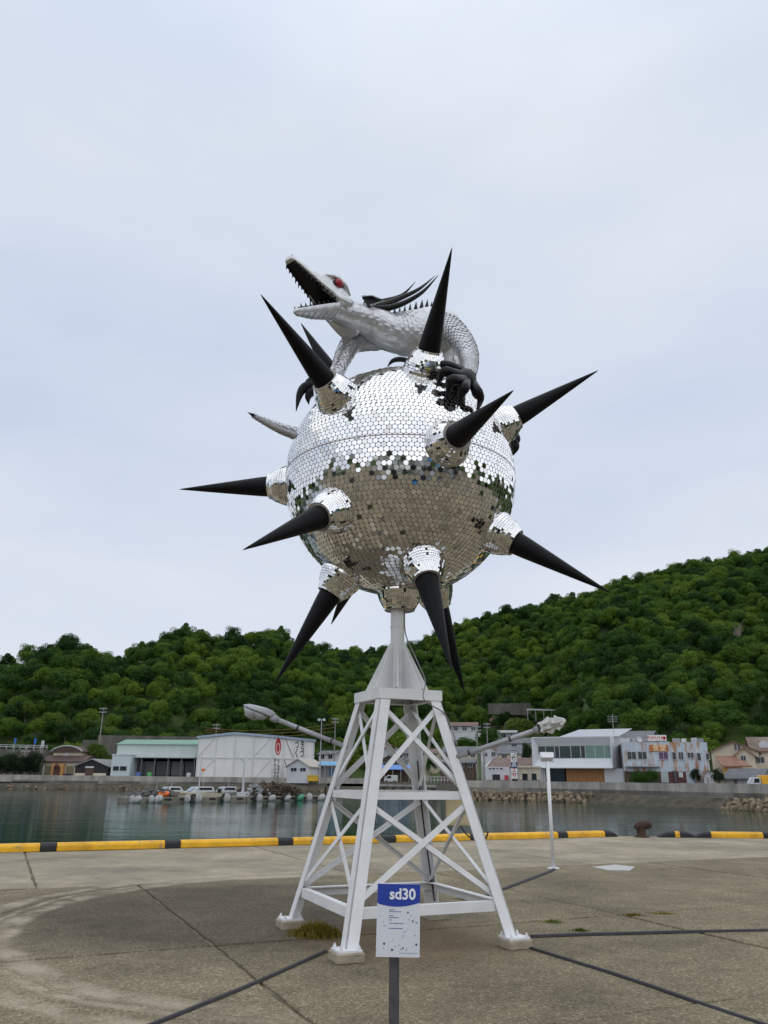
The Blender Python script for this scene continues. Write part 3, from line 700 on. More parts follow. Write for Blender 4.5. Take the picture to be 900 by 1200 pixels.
# arms
hand_r = on_sphere(546, 446, BR+.08); scaly_tube(body, [(at(505, 380, 9.55), .20), (at(524, 385, 9.3), .18), (at(537, 396, 9.05), .155), (at(547, 411, 8.85), .13), (at(550, 428, 8.62), .105), (hand_r, .085)], scale_len=.07)
scaly_tube(body, [(at(462, 395, 9.5), .18), (at(436, 396, 9.35), .165), (at(415, 401, 9.22), .14), (at(405, 414, 9.1), .118), (at(397, 432, 9.02), .095), (at(388, 448, 8.98), .08)], scale_len=.07)
# hind legs
scaly_tube(body, [(Vector((.75, 10.6, 5.6)), .2), (Vector((1.25, 10.35, 5.55)), .15), (Vector((1.52, 9.9, 5.4)), .10), (at(599, 517, 9.6), .06)], scale_len=.07)
scaly_tube(body, [(Vector((-.0, 10.7, 5.5)), .2), (Vector((-.6, 10.5, 5.7)), .15), (Vector((-.85, 10.25, 5.5)), .10)], scale_len=.07)
me = bpy.data.meshes.new('body'); me.from_pydata([tuple(Vector(p)-BC) for p in body.v], [], body.f); me.materials.append(SILV); me.update()
o = link('body', me, dragon); bm = bmesh.new(); bm.from_mesh(me); bmesh.ops.recalc_face_normals(bm, faces=bm.faces); bm.to_mesh(me); bm.free()
rm = o.modifiers.new('r', 'REMESH'); rm.mode = 'VOXEL'; rm.voxel_size = .0085; rm.use_smooth_shade = True
dg = bpy.context.evaluated_depsgraph_get(); me2 = bpy.data.meshes.new_from_object(o.evaluated_get(dg)); o.modifiers.clear(); o.data = me2; me2.name = 'body'
so_ = raw('scales', [tuple(Vector(p)-BC) for p in PLV], PLF, SILV, dragon); so_['kind'] = 'stuff'
def dp(mb, name, m, smooth=True, parent=dragon):
    mb.v = [tuple(Vector(p)-BC) for p in mb.v]; return mb.build(name, m, parent, smooth=smooth)
# mouth lining
mb = MB(); secs = []
for f in np.linspace(-.02, .725, 14):
    pal, top, w = upper(f); w *= .90
    secs.append([hp(f, w, pal-.009), hp(f, w*.8, pal+.010), hp(f, -w*.8, pal+.010), hp(f, -w, pal-.009)])
smooth_loft(mb, secs); dp(mb, 'palate', BLACK_P, False)
mb = MB(); secs = []
for f in np.linspace(-.02, .57, 12):
    top, w, th_ = jaw(f); w *= .86; secs.append([hp(f, w, top+.013), hp(f, w*.8, top+.022), hp(f, -w*.8, top+.022), hp(f, -w, top+.013)])
smooth_loft(mb, secs); dp(mb, 'jaw_lining', BLACK_P, False)
mb = MB(); secs = []
for u in np.linspace(-.03, .04, 3): secs.append([hp(.0, .17, u), hp(-.06, .17, u), hp(-.06, -.17, u), hp(.0, -.17, u)])
smooth_loft(mb, secs); dp(mb, 'throat', BLACK_P, False)
def cone_part(name, base, tip, r0, m, bend=None, parent=dragon, n_=8):
    base = Vector(base); tip = Vector(tip); mid = (base+tip)/2+(Vector(bend) if bend else Vector())
    q = [base, base.lerp(mid, .5), mid, mid.lerp(tip, .5), tip]; mb = MB().tube(q, [r0, r0*.85, r0*.62, r0*.34, .002], n_); return dp(mb, name, m)
for s_ in (-1, 1):
    for f in np.linspace(.08, .70, 11):
        pal, top, w = upper(f); L_ = .055+.03*((f*13) % 1 > .5)
        cone_part('tooth', hp(f, s_*w*.86, pal+.005), hp(f+.02, s_*w*.80, pal-L_), .016, BLACK_P)
    for f in np.linspace(.10, .55, 8):
        top, w, th_ = jaw(f); cone_part('tooth', hp(f, s_*w*.84, top+.008), hp(f+.01, s_*w*.78, top+.065), .014, BLACK_P)
# eyes
for s_ in (-1, 1):
    mb = MB(); c = hp(.045, s_*.172, .252)
    mb.lathe([(.001, -.03), (.05, -.02), (.062, 0), (.05, .012), (.001, .02)], (0, 0, 0), (HN*s_*.93+HU*.20+HF*.1), 20); ax_ = (HF*.93-HU*.36).normalized(); mb.v = [tuple(Vector(p)+ax_*(Vector(p).dot(ax_)*.75)+c-ax_*.012) for p in mb.v]; so = dp(mb, 'eye_socket', BLACK_P)
    so.scale = (1, 1, 1)
    mb = MB(); bm = bmesh.new(); bmesh.ops.create_uvsphere(bm, u_segments=20, v_segments=12, radius=.060)
    mb.add([Vector(v.co)+c+HN*s_*.012 for v in bm.verts], [tuple(v.index for v in f.verts) for f in bm.faces]); bm.free()
    dp(mb, 'eye', mat('red_eye', (.30, .012, .02), .18, var=.3, scale=14), parent=dragon)
    mb = MB(); mb.tube([hp(.735, s_*.026, .352), hp(.71, s_*.036, .352)], [.012, .016], 8); dp(mb, 'nostril', BLACK_P)
# horns and ears
def hornp(pts, name='horn'):
    P = catmull([(*p, r_) for p, r_ in pts], 8); mb = MB().tube([Vector(q[:3]) for q in P], [max(.002, q[3]) for q in P], 10); return dp(mb, name, BLACK_P)
hornp([(at(427, 357, 8.85), .050), (at(445, 358, 8.95), .046), (at(470, 349, 9.1), .034), (at(492, 338, 9.2), .022), (at(510, 323, 9.3), .003)])
hornp([(at(424, 360, 8.8), .045), (at(440, 362, 8.85), .046), (at(466, 358, 8.95), .038), (at(494, 343, 9.0), .025), (at(514, 322, 9.05), .003)])
hornp([(at(434, 355, 9.05), .035), (at(452, 352, 9.15), .03), (at(472, 345, 9.25), .02), (at(487, 330, 9.3), .003)])
mb = MB(); e0, e1, e2, e3 = at(424, 348, 8.75), at(436, 347, 8.75), at(449, 352, 8.8), at(432, 360, 8.75); nn = Vector((0, -.02, 0))
mb.add([e0, e1, e2, e3, e0-nn, e1-nn, e2-nn, e3-nn], [(0, 1, 2, 3), (7, 6, 5, 4), (0, 4, 5, 1), (1, 5, 6, 2), (2, 6, 7, 3), (3, 7, 4, 0)]); dp(mb, 'ear', BLACK_P, False)
mb = MB(); mb.tube([at(424, 347, 8.73), at(436, 346, 8.73), at(450, 352, 8.78), at(434, 358, 8.73)], [.012, .012, .012, .012], 6); dp(mb, 'ear_rim', SILV)
# spine plates
spn = catmull([(*at(444, 364, 9.05), .05), (*at(462, 365, 9.25), .06), (*at(480, 361, 9.5), .07), (*at(500, 356, 9.68), .07), (*at(514, 366, 9.92), .07), (*at(522, 382, 10.12), .07)], 3)
for i, q in enumerate(spn):
    p = Vector(q[:3]); nx = Vector(spn[min(i+1, len(spn)-1)][:3]); pv = Vector(spn[max(i-1, 0)][:3]); d = (nx-pv).normalized(); sd = d.cross(Vector((0, 0, 1))).normalized(); h = q[3]*1.7; p = p-Vector((0, 0, .035))
    b_ = [p-d*.055-Vector((0, 0, .04)), p+d*.055-Vector((0, 0, .04)), p+sd*.018-Vector((0, 0, .04)), p-sd*.018-Vector((0, 0, .04)), p+Vector((0, 0, h))+d*.02]
    mb = MB().add(b_, [(0, 2, 4), (2, 1, 4), (1, 3, 4), (3, 0, 4), (0, 3, 1, 2)]); dp(mb, 'spine_plate', BLACK_P, False)
# hands: palm and clawed fingers gripping the ball
def finger(pts):
    P = catmull([(*p, r_*1.22) for p, r_ in pts], 6); mb = MB().tube([Vector(q[:3]) for q in P], [max(.002, q[3]) for q in P], 12); return dp(mb, 'claw', BLACK_P)
S_ = lambda x, y, h: on_sphere(x, y, BR+h)
mb = MB().tube([S_(552, 437, .12), S_(546, 444, .13), S_(539, 449, .10), S_(536, 452, .05)], [.085, .125, .12, .07], 14); dp(mb, 'palm', BLACK_P)
for pts in ([(548, 437, .14, .045), (532, 430, .16, .042), (520, 428, .15, .048), (511, 429, .12, .030), (503, 441, .03, .002)],
            [(545, 441, .15, .045), (530, 437, .18, .045), (521, 436, .17, .050), (516, 441, .12, .030), (511, 456, .02, .002)],
            [(543, 445, .16, .048), (535, 445, .20, .048), (529, 446, .19, .054), (526, 454, .12, .031), (522, 471, .02, .002)],
            [(546, 448, .15, .048), (545, 452, .19, .048), (543, 456, .18, .054), (540, 464, .11, .032), (535, 480, .02, .002)],
            [(552, 446, .13, .048), (557, 455, .16, .048), (560, 461, .15, .054), (563, 469, .10, .032), (557, 487, .02, .002)]):
    finger([(S_(x, y, h), r_) for x, y, h, r_ in pts])
mb = MB().tube([at(390, 446, 8.98), at(381, 451, 8.95), at(373, 455, 8.93)], [.08, .10, .07], 14); dp(mb, 'palm', BLACK_P)
for pts in ([(378, 449, .05), (366, 451, .047), (357, 454, .050), (351, 463, .036), (347, 482, .003)], [(380, 453, .05), (370, 457, .047), (364, 460, .05), (361, 466, .032), (362, 474, .003)],
            [(384, 447, .05), (374, 445, .045), (366, 446, .045), (360, 449, .03), (353, 458, .003)]):
    finger([(at(x, y, 8.93), r_) for x, y, r_ in pts])
for pts in ([(598, 512, .05), (603, 518, .045), (604, 525, .04), (601, 534, .003)], [(598, 506, .045), (604, 510, .04), (606, 516, .035), (604, 523, .003)]):
    finger([(at(x, y, 9.55), r_) for x, y, r_ in pts])
cone_part('tail_tip', at(299, 488, 10.03), at(290, 483, 9.97), .030, BLACK_P)
hornp([(at(480, 423, 8.72), .03), (at(469, 421, 8.70), .034), (at(460, 423, 8.67), .026), (at(454, 430, 8.64), .004)], 'claw')

# ---------------------------------------------------------------- lamps on arms, box, cables
def lamp_arm(label, p0, p1, wrapped, name='flood_lamp'):
    fr_ = .74 if wrapped else .66
    t = thing(name, label, 'lamp', p0); d = (p1-p0); Lh = d.length; d.normalize(); o_ = p0
    f = lambda mb, nm, m, par=t, sm=True: (setattr(mb, 'v', [tuple(Vector(p)-o_) for p in mb.v]), mb.build(nm, m, par, smooth=sm))[1]
    f(MB().tube([p0-d*.06, p0+d*Lh*fr_], .027, 16), 'arm', GALV)
    for s_ in (.10, fr_*.66): f(MB().tube([p0+d*Lh*s_-d*.012, p0+d*Lh*s_+d*.012], .030, 16), 'band', mat('clamp_band', (.05, .05, .055), .6))
    side = d.cross(Vector((0, 0, 1))).normalized(); up = side.cross(d).normalized(); q = p0+d*Lh*fr_
    f(MB().tube([q-d*.03, q+d*.03, q+d*.07], [.036, .046, .038], 12), 'socket', GALV)
    if not wrapped:
        e_ = p1; mb = MB(); secs = []
        for s_, w, h in ((0, .05, .045), (.12, .07, .06), (.35, .10, .065), (.6, .125, .055), (.85, .10, .04), (1, .03, .012)):
            c = (q+d*.04).lerp(e_, s_); secs.append([c+side*w*math.cos(a)+up*(h*math.sin(a) if math.sin(a) > 0 else .012*math.sin(a))+up*.015 for a in np.linspace(0, 2*PI, 18, endpoint=False)])
        smooth_loft(mb, secs); f(mb, 'lamp_head', GALV)
        mb = MB(); secs = []
        for s_, w, h in ((.22, .04, .03), (.28, .07, .06), (.50, .09, .085), (.53, .09, .05), (.56, .105, .11), (.82, .095, .10), (.95, .04, .02)):
            c = (q+d*.04).lerp(e_, s_); secs.append([c+side*w*math.cos(a)+up*(.008*math.sin(a) if math.sin(a) > 0 else h*math.sin(a))-up*.0 for a in np.linspace(0, 2*PI, 18, endpoint=False)])
        smooth_loft(mb, secs); f(mb, 'lamp_glass', mat('lamp_glass', (.42, .44, .46), .15, scale=3, var=.1))
    else:
        mb = MB(); secs = []; r_ = random.Random(5)
        for s_, w, h in ((0, .05, .05), (.08, .062, .058), (.18, .05, .062), (.3, .078, .066), (.42, .07, .085), (.55, .082, .062), (.68, .06, .07), (.8, .062, .045), (.92, .04, .036), (1, .02, .012)):
            c = (q+d*.02).lerp(p1, s_); secs.append([c+(side*w*math.cos(a)+up*h*math.sin(a))*(1+r_.uniform(-.28, .28)) for a in np.linspace(0, 2*PI, 16, endpoint=False)])
        smooth_loft(mb, secs); f(mb, 'plastic_wrap', mat('white_plastic_wrap', (.52, .52, .49), .45, scale=9, var=.15, bump=.6, bscale=14), sm=False)
        f(MB().tube([q+d*.02, q+d*.045], .062, 12), 'tie_band', RUB)
    return t
L0 = corner('L', 1.905); lamp_arm('grey street lamp on an arm clamped to the tower leg, its glass bowl uncovered', L0, at(286, 828, 9.75), False, 'street_lamp')
R0 = corner('R', 1.785); lamp_arm('lamp on an arm clamped to the tower leg, head wrapped in white plastic', R0, at(663, 844, 8.45), True, 'street_lamp')
bx = at(537, 951, 9.62)
box = thing('control_box', 'cream electrical box hanging under the middle beam of the tower', 'box', bx, YAW+.2)
MB().box(-.135, .135, -.07, .07, -.15, .15).build('case', mat('cream_paint', (.56, .47, .27), .5, var=.08), box, bevel=.008)
MB().box(-.118, .118, -.078, -.0705, -.135, .135).build('door', mat('cream_paint', (.62, .55, .38)), box); MB().box(.09, .105, -.086, -.0785, -.02, .02).build('latch', GALV, box)
MB().box(-.12, .12, .0705, .09, .10, .18).build('mounting_bracket', STEEL, box)
def cable(name, label, pts, rad, m=RUB, cat='cable', group=None):
    P = catmull([tuple(p) for p in pts], 8); o_ = MB().tube([Vector(q) for q in P], rad, 8).build(name, m, smooth=True); return tag(o_, label, cat, group)
cable('power_cable', 'thin black cable looping below the cream electrical box', [at(538, 964, 9.62), at(545, 976, 9.55), at(557, 985, 9.45), at(568, 984, 9.3), at(572, 975, 9.2)], .008)
cable('power_cable', 'pale cable running down the tower gussets from the ball', [Vector((TX+.085, TY-.03, 3.5)), Vector((TX+.09, TY-.06, 3.15)), Vector((TX+.2, TY-.2, 2.85)), Vector((TX+.30, TY-.33, 2.58)), fc('R', .30, 2.35)+Vector((0, -.42, 0)), corner('R', 2.22), corner('R', 1.9)+Vector((.02, -.02, 0))], .007, mat('grey_cable', (.2, .19, .19), .6))
cable('power_cable', 'black cable running down inside the back leg of the tower', [corner('B', 1.75)-Vector((.02, .10, 0)), corner('B', 1.2)-Vector((.03, .10, 0)), corner('B', .7)-Vector((.02, .10, 0)), corner('B', .2)-Vector((0, .12, 0))], .009)
# cable protectors on the deck
def cover(label, a, b_, w=.042, h=.016):
    a = Vector((a.x, a.y, 0)); b_ = Vector((b_.x, b_.y, 0)); d = (b_-a); Lh = d.length; d.normalize(); s_ = Vector((-d.y, d.x, 0)); k = max(2, int(Lh/.5)); secs = []
    r_ = random.Random(int(Lh*100))
    for i in range(k+1):
        c = a+d*Lh*i/k+s_*(.035*math.sin(i*.55)+r_.uniform(-.01, .01)); secs.append([c+s_*w/2+Vector((0, 0, .002)), c+s_*w*.3+Vector((0, 0, h)), c-s_*w*.3+Vector((0, 0, h)), c-s_*w/2+Vector((0, 0, .002))])
    mb = MB(); smooth_loft(mb, secs); o_ = mb.build('cable_cover', RUB); return tag(o_, label, 'cable cover')
cover('black cable cover running from the near pad towards the tyre tracks', gnd(381, 1115), gnd(120, 1226))
cover('black cable cover running from the right pad past the weed tufts', gnd(622, 1098), gnd(960, 1090), .06, .022)
cover('black cable cover slanting from the tower pad across a slab joint', gnd(592, 1102), gnd(960, 1222))
cover('black cable cover leading from the back pad to the white post', gnd(540, 1064), gnd(648, 1019), .07, .022)

# ================================================================== QUAY FURNITURE
YEL = mat('yellow_paint', (.80, .43, .012), .5, scale=4, var=.12, bump=.1, bscale=12)
KBL = mat('kerb_black', (.014, .015, .018), .6, scale=6, var=.2)
n, l, b = nodes_of(YEL); g = n.new('ShaderNodeNewGeometry'); src = b.inputs['Base Color'].links[0].from_socket
wr = ramp(n, l, noise(n, l, g.outputs['Position'], 5.5, 7, .72), (.575, (0, 0, 0)), (.64, (.8, .8, .8))); sc_ = ramp(n, l, noise(n, l, g.outputs['Position'], 1.3, 4, .6), (.45, (1, 1, 1)), (.75, (.72, .66, .6)))
l.new(mixc(n, l, wr, mixc(n, l, 1., src, sc_, 'MULTIPLY'), (.22, .19, .14)), b.inputs['Base Color'])
def u_px(px, v=EDGE_V-.25):   # where the sight line through a kerb mark crosses the kerb line
    d = ray(px, 985); k = d.x/d.y; # point (k*Y, Y): v = -x*UY + y*UX
    Y = v/(UX-k*UY); return k*Y*UX+Y*UY
kerb = thing('quay_kerb', 'long yellow and black kerb along the quay edge behind the tower', 'kerb', (*uv(0, EDGE_V-.25), 0), TH)
blk = [(48, 67), (193, 211), (325, 342), (445, 462), (549, 561), (652, 663)]
marks = [-30.]+[q for a, b_ in blk for q in (u_px(a), u_px(b_))]+[u_px(707)]
KS = [(-.12, .0), (.12, .0), (.12, .11), (.08, .165), (-.08, .165), (-.12, .11)]
def kseg(x0, x1, m, nm, par, s=1.):
    mb = MB(); vs = [(x, y*s, z*s) for x in (x0, x1) for y, z in KS]; mb.add(vs, [tuple(range(6)), tuple(range(6, 12))[::-1]]+[(i, i+6, (i+1) % 6+6, (i+1) % 6) for i in range(6)]); return mb.build(nm, m, par, bevel=.012)
for i in range(len(marks)-1):
    y_ = i % 2 == 0; kseg(marks[i]+(.004 if i else 0), marks[i+1]-.004, YEL if y_ else KBL, 'yellow_section' if y_ else 'black_section', kerb, 1. if y_ else 1.03)
def kend(x, s, par):
    mb = MB(); secs = []
    for t_ in (0, .3, .55, .72, .8): h = math.sqrt(max(.02, 1-(t_/.82)**2)); secs.append([Vector((x+s*t_*.55, y*1.05, z*1.05*h)) for y, z in KS])
    smooth_loft(mb, secs); mb.build('rounded_end', KBL, par)
kend(u_px(707)+.004, 1, kerb)
def kx(px): d = ray(px, 982); return d.x/d.y*(Y2-.3)
for nm, lab, segs in (('quay_kerb', 'short kerb stub with one yellow band beside the rusty bollard', [(790, 796)]), ('quay_kerb', 'yellow kerb with black rounded end, past the short kerb stub', [(832, 893)])):
    kk = thing(nm, lab, 'kerb', (kx(segs[0][0]), Y2-.3, 0)); b0 = kx(segs[0][0])
    for a, c in segs:
        kseg(0, kx(c)-b0, YEL, 'yellow_section', kk); kend(-.004, -1, kk)
        if nm and c < 830: kend(kx(c)-b0+.004, 1, kk)
        else:
            kseg(kx(c)-b0+.004, kx(c)-b0+.5, KBL, 'black_section', kk, 1.03); kseg(kx(c)-b0+.504, kx(c)-b0+6, YEL, 'yellow_section', kk)
RUST = mat('rusty_iron', (.025, .013, .009), .85, scale=9, col2=(.075, .033, .02), bump=.5, bscale=18)
bo = gnd(752, 981); bol = thing('bollard', 'rusty iron mooring bollard with hooked mushroom head on the quay edge', 'bollard', (bo.x, bo.y, 0))
MB().lathe([(.28, 0), (.27, .03), (.17, .06), (.15, .25), (.17, .31)], n=20).build('stem', RUST, bol, smooth=True)
mb = MB(); mb.tube([(-.17, 0, .26), (-.10, 0, .34), (.05, 0, .40), (.20, 0, .42), (.32, 0, .40), (.38, 0, .35)], [.12, .155, .165, .16, .13, .06], 14); mb.build('head', RUST, bol, smooth=True); bol.scale = (.8, .8, .8)
# white floodlight post
pp = gnd(648.5, 1018); post = thing('floodlight_post', 'slim white post with a boxy floodlight standing on the quay', 'lamp post', (pp.x, pp.y, 0), .1)
WHT = mat('white_paint', (.72, .73, .75), .45, scale=3, var=.05)
hz = at(647, 893, 16.26).z
MB().box(-.09, .09, -.09, .09, 0, .02).build('base_plate', WHT, post); MB().tube([(0, 0, .02), (0, 0, hz)], .033, 14).build('pole', WHT, post, smooth=True)
mb = MB(); mb.bar((-.13, 0, hz), (-.13, 0, hz+.10), .012, .04); mb.bar((.13, 0, hz), (.13, 0, hz+.10), .012, .04); mb.bar((-.13, 0, hz), (.13, 0, hz), .04, .012); mb.build('bracket', GALV, post)
mb = MB(); mb.prism([(-.12, .04), (.12, .04), (.14, .16), (-.14, .16)], -.07, .07, Matrix.Translation((0, 0, hz)) @ Matrix.Rotation(-.5, 4, 'X')); mb.build('lamp_housing', WHT, post, bevel=.01)
mb = MB(); mb.box(-.115, .115, -.06, .06, .1605, .168, Matrix.Translation((0, 0, hz)) @ Matrix.Rotation(-.5, 4, 'X')); mb.build('lamp_glass', mat('lamp_glass2', (.25, .27, .3), .1), post)
# information sign
SB = at(462, 1123, 5.1); sg = thing('information_sign', 'white information sign headed sd30 on a dark metal post', 'sign', (SB.x, SB.y+.03, 0), .06)
BLUE = mat('sign_blue', (.012, .045, .33), .35, var=.05); SWH = mat('sign_white', (.66, .68, .73), .4, var=.03)
zb = at(465, 1122, 5.1).z; zt_ = at(468, 1036.5, 5.1).z; hw = .1265; tilt = Matrix.Translation((.018, 0, zb)) @ Matrix.Rotation(.02, 4, 'Y') @ Matrix.Rotation(-.03, 4, 'X'); hh = zt_-zb
MB().box(-hw, hw, -.031, -.025, 0, hh, tilt).build('board', SWH, sg)
arc = [(-hw, hh), (-hw, hh*.735)]+[(x, hh*(.735-.05*math.cos(x/hw*PI/2)**1+.012*(x/hw))) for x in np.linspace(-hw*.9, hw*.9, 14)]+[(hw, hh*.75), (hw, hh)]
MB().prism(arc[::-1], -.0325, -.0312, tilt).build('blue_header', BLUE, sg)
text_part('sd30', .082, mat('sign_letters', (.78, .8, .84), .4, var=.02), sg, tilt @ Matrix.Translation((.022, -.0335, hh*.855)) @ Matrix.Rotation(PI/2, 4, 'X'), bold=.0022, thick=.0006)
INK = mat('sign_ink', (.03, .05, .22), .5); GRY = mat('sign_grey', (.22, .23, .25), .5)
r_ = random.Random(2)
for zz, ws in ((.64, (.03,)), (.615, (.065,)), (.56, (.02,)), (.535, (.055,)), (.50, (.012,)), (.455, (.085,)), (.385, (.08,))):
    for w in ws:
        mb = MB(); x = -.055
        while x < -.055+w:
            d_ = r_.uniform(.004, .011); mb.box(x, x+d_, -.0316, -.0311, hh*zz-.0022, hh*zz+.0022, tilt); x += d_+.0025
        mb.build('text_line', INK, sg)
mb = MB()
for x in np.arange(.01, .11, .006): mb.box(x, x+.004, -.0316, -.0311, hh*.055-.002, hh*.055+.002, tilt)
mb.build('text_line', GRY, sg)
for k in range(46):
    x, z = r_.uniform(-.11, .115), r_.uniform(.03, hh*.66); 
    if -.06 < x < .05 and z > hh*.36: continue
    rad = r_.choice([.003, .004, .0055, .007]); mb = MB(); m4 = tilt @ Matrix.Translation((x, -.0313, z))
    mb.add([m4 @ Vector((rad*math.cos(a), 0, rad*math.sin(a))) for a in np.linspace(0, 2*PI, 8, endpoint=False)], [tuple(range(8))]); mb.build('printed_dot', r_.choice([GRY, mat('sign_pale', (.45, .47, .52), .5), mat('sign_dark', (.06, .08, .1), .5)]), sg)
MB().box(-.028, .028, -.022, .022, 0, zb+.3).build('post', mat('dark_post', (.055, .055, .06), .5, scale=12, col2=(.12, .12, .125), metal=.4), sg, bevel=.003)
# weeds
def weeds(name, label, cx, cy, sx_, sy_, h, cnt, m, seed, kind='stuff'):
    r = np.random.default_rng(seed); V = []; F = []
    for i in range(cnt):
        x, y = r.normal(0, sx_), r.normal(0, sy_); hh_ = h*r.uniform(.3, 1)*math.exp(-(x/sx_)**2/4-(y/sy_)**2/4); a = r.uniform(0, 6.28); w = r.uniform(.003, .007); le = r.uniform(.1, .8)*hh_
        dx, dy = math.cos(a), math.sin(a); k = len(V)
        V += [(cx+x-dy*w, cy+y+dx*w, 0), (cx+x+dy*w, cy+y-dx*w, 0), (cx+x+dx*le*.5+dy*w, cy+y+dy*le*.5-dx*w, hh_*.65), (cx+x+dx*le*.5-dy*w, cy+y+dy*le*.5+dx*w, hh_*.65), (cx+x+dx*le, cy+y+dy*le, hh_)]
        F += [(k, k+1, k+2, k+3), (k+3, k+2, k+4)]
    return tag(raw(name, V, F, m), label, 'weeds', kind=kind)
WEED = leaf_mat('weed', (.15, .12, .015), (.25, .20, .03), (.34, .27, .05), .3); WEEDG = leaf_mat('weed_green', (.06, .10, .01), (.10, .16, .02), (.16, .2, .03), .3)
q = gnd(371, 1096); weeds('weeds', 'yellowish weeds growing under the tower beside the near pad', q.x, q.y, .13, .11, .17, 1100, WEED, 1)
for i, (x, y, w, m, lb) in enumerate(((648, 1081, .07, WEEDG, 'low green weeds in the slab joint'), (680, 1091, .05, WEEDG, 'small green weeds beside the thin cable cover'), (742, 1073, .07, WEED, 'yellow weeds in the slab joint'), (778, 1071, .10, WEED, 'larger yellow weeds spread in the slab joint'), (545, 1054, .08, WEEDG, 'green weeds behind the tower by the cable cover'))):
    q = gnd(x, y); weeds('weeds', lb, q.x, q.y, w, .035, .04, 130, m, 10+i)

# ================================================================== SEAWALLS AND ROCKS
def wall_run(name, label, pts, z0, z1, th, m, group=None, ledge=None):
    t = thing(name, label, 'seawall', (pts[0][0], pts[0][1], 0), 0, group); o_ = Vector((pts[0][0], pts[0][1]))
    for (x0, y0), (x1, y1) in zip(pts[:-1], pts[1:]):
        Ls = math.hypot(x1-x0, y1-y0); k = max(1, round(Ls/9)); rz = math.atan2(y1-y0, x1-x0)
        for i in range(k):
            a = Ls*i/k+.02; b_ = Ls*(i+1)/k-.02; zz = z1+random.uniform(-.03, .03); mb = MB()
            mb.prism([(0, z0), (th, z0), (th, zz), (.0, zz)], a, b_, Matrix.Translation((x0-o_.x, y0-o_.y, 0)) @ Matrix.Rotation(rz-PI/2, 4, 'Z') @ Matrix.Scale(-1, 4, (1, 0, 0)))
            mb.build('wall_panel', m, t)
            if ledge:
                mb = MB(); mb.prism([(-ledge[0], z0), (-.01, z0), (-.01, ledge[1]), (-ledge[0], ledge[1])], a, b_, Matrix.Translation((x0-o_.x, y0-o_.y, 0)) @ Matrix.Rotation(rz-PI/2, 4, 'Z') @ Matrix.Scale(-1, 4, (1, 0, 0))); mb.build('ledge', CON_D if ledge[1] < 0 else m, t)
    return t
wall_run('seawall', 'long pale concrete seawall below the beige house and warehouse', [(-260, 163), (-140, 177), (-82, 184), (-55, 190), (-12, 183), (-3, 183)], -2.5, 1.45, .5, CON_W, ledge=(1.6, -.25))
wall_run('seawall', 'stained grey concrete seawall in front of the modern white building', [(12.5, 131.5), (22, 128), (30.5, 119), (41, 97), (60, 60)], -2.5, 1.3, .5, CON_W, ledge=(.6, -.35))
wall_run('seawall', 'dark concrete harbour wall below the white railing', [(-3, 183), (-1, 196), (8, 192), (11, 150), (12.5, 131.5)], -2.5, .7, .5, CON_D)
def stone_mesh(seed):
    bm = bmesh.new(); bmesh.ops.create_icosphere(bm, subdivisions=1, radius=.5); r = random.Random(seed)
    for v in bm.verts: v.co = Vector((v.co.x*r.uniform(.75, 1.25), v.co.y*r.uniform(.7, 1.2), v.co.z*r.uniform(.6, 1.0)))
    me = bpy.data.meshes.new('stone'); bm.to_mesh(me); bm.free(); me.materials.append(STONE); return me
STONE = mat('tan_rock', (.05, .04, .026), .9, scale=1.3, col2=(.27, .21, .13), bump=.4, bscale=4)
SM = [stone_mesh(i) for i in range(6)]
def revet(label, p0, p1, cnt_rows, size, out, z_top, name='rock_revetment'):
    p0 = Vector((*p0, 0)); p1 = Vector((*p1, 0)); t = thing(name, label, 'rocks', p0); d = (p1-p0); Ls = d.length; d.normalize(); nrm = Vector((d.y, -d.x, 0))
    for row in range(cnt_rows):
        k = int(Ls/(size*.92))
        for i in range(k):
            f_ = (row+.5)/cnt_rows; c = d*(Ls*(i+.5*(row % 2)+random.uniform(-.15, .15)+.3)/k)+nrm*(.5+out*f_); o_ = link('stone', random.choice(SM), t)
            o_.location = (c.x, c.y, z_top+(WATER_Z-.15-z_top)*f_+random.uniform(-.1, .1)); o_.rotation_euler = (random.uniform(0, 6), random.uniform(0, 6), random.uniform(0, 6)); s = size*random.uniform(.85, 1.4); o_.scale = (s, s, s)
    return t
revet('tan boulders piled against the seawall below the modern white building', (12.8, 130.6), (22, 127.3), 3, 1.0, 1.9, -.35); revet('tan boulders continuing along the seawall to the dark stepped landing', (22, 127.3), (30.6, 118.2), 3, 1.0, 1.9, -.35)
revet('tan boulders beyond the dark stepped landing, near the yellow truck', (40.7, 96.8), (45, 87), 3, .9, 1.8, -.3)
t = thing('stepped_landing', 'dark wet concrete stepped landing along the seawall', 'landing', (31.2, 117.2, 0), math.atan2(97-118.4, 41-31.2)); Ls = math.hypot(97-118.4, 41-31.2)-.6
for k in range(5): MB().box(0, Ls, -(.9+.45*k), -(.45*k+.455) if k else .3, -2.4, -.25-.26*k).build('step', CON_D, t)
V = []; mb = MB(); r = random.Random(3)
for (x0, y0), (x1, y1) in (((-140, 174.5), (-82, 181.6)), ((-82, 181.6), (-55, 187.6)), ((-55, 187.6), (-8, 180))):
    Ls = math.hypot(x1-x0, y1-y0); 
    for i in range(int(Ls*1.5)):
        f_ = r.random(); s = r.uniform(.3, .7); c = Vector((x0+(x1-x0)*f_, y0+(y1-y0)*f_-r.uniform(-.3, 1.6), -1.45+r.uniform(-.2, .55))); me = SM[i % 6]
        rot = Euler((r.random()*6, r.random()*6, r.random()*6)).to_matrix(); mb.add([c+(rot @ v.co)*s*1.2 for v in me.vertices], [tuple(p.vertices) for p in me.polygons])
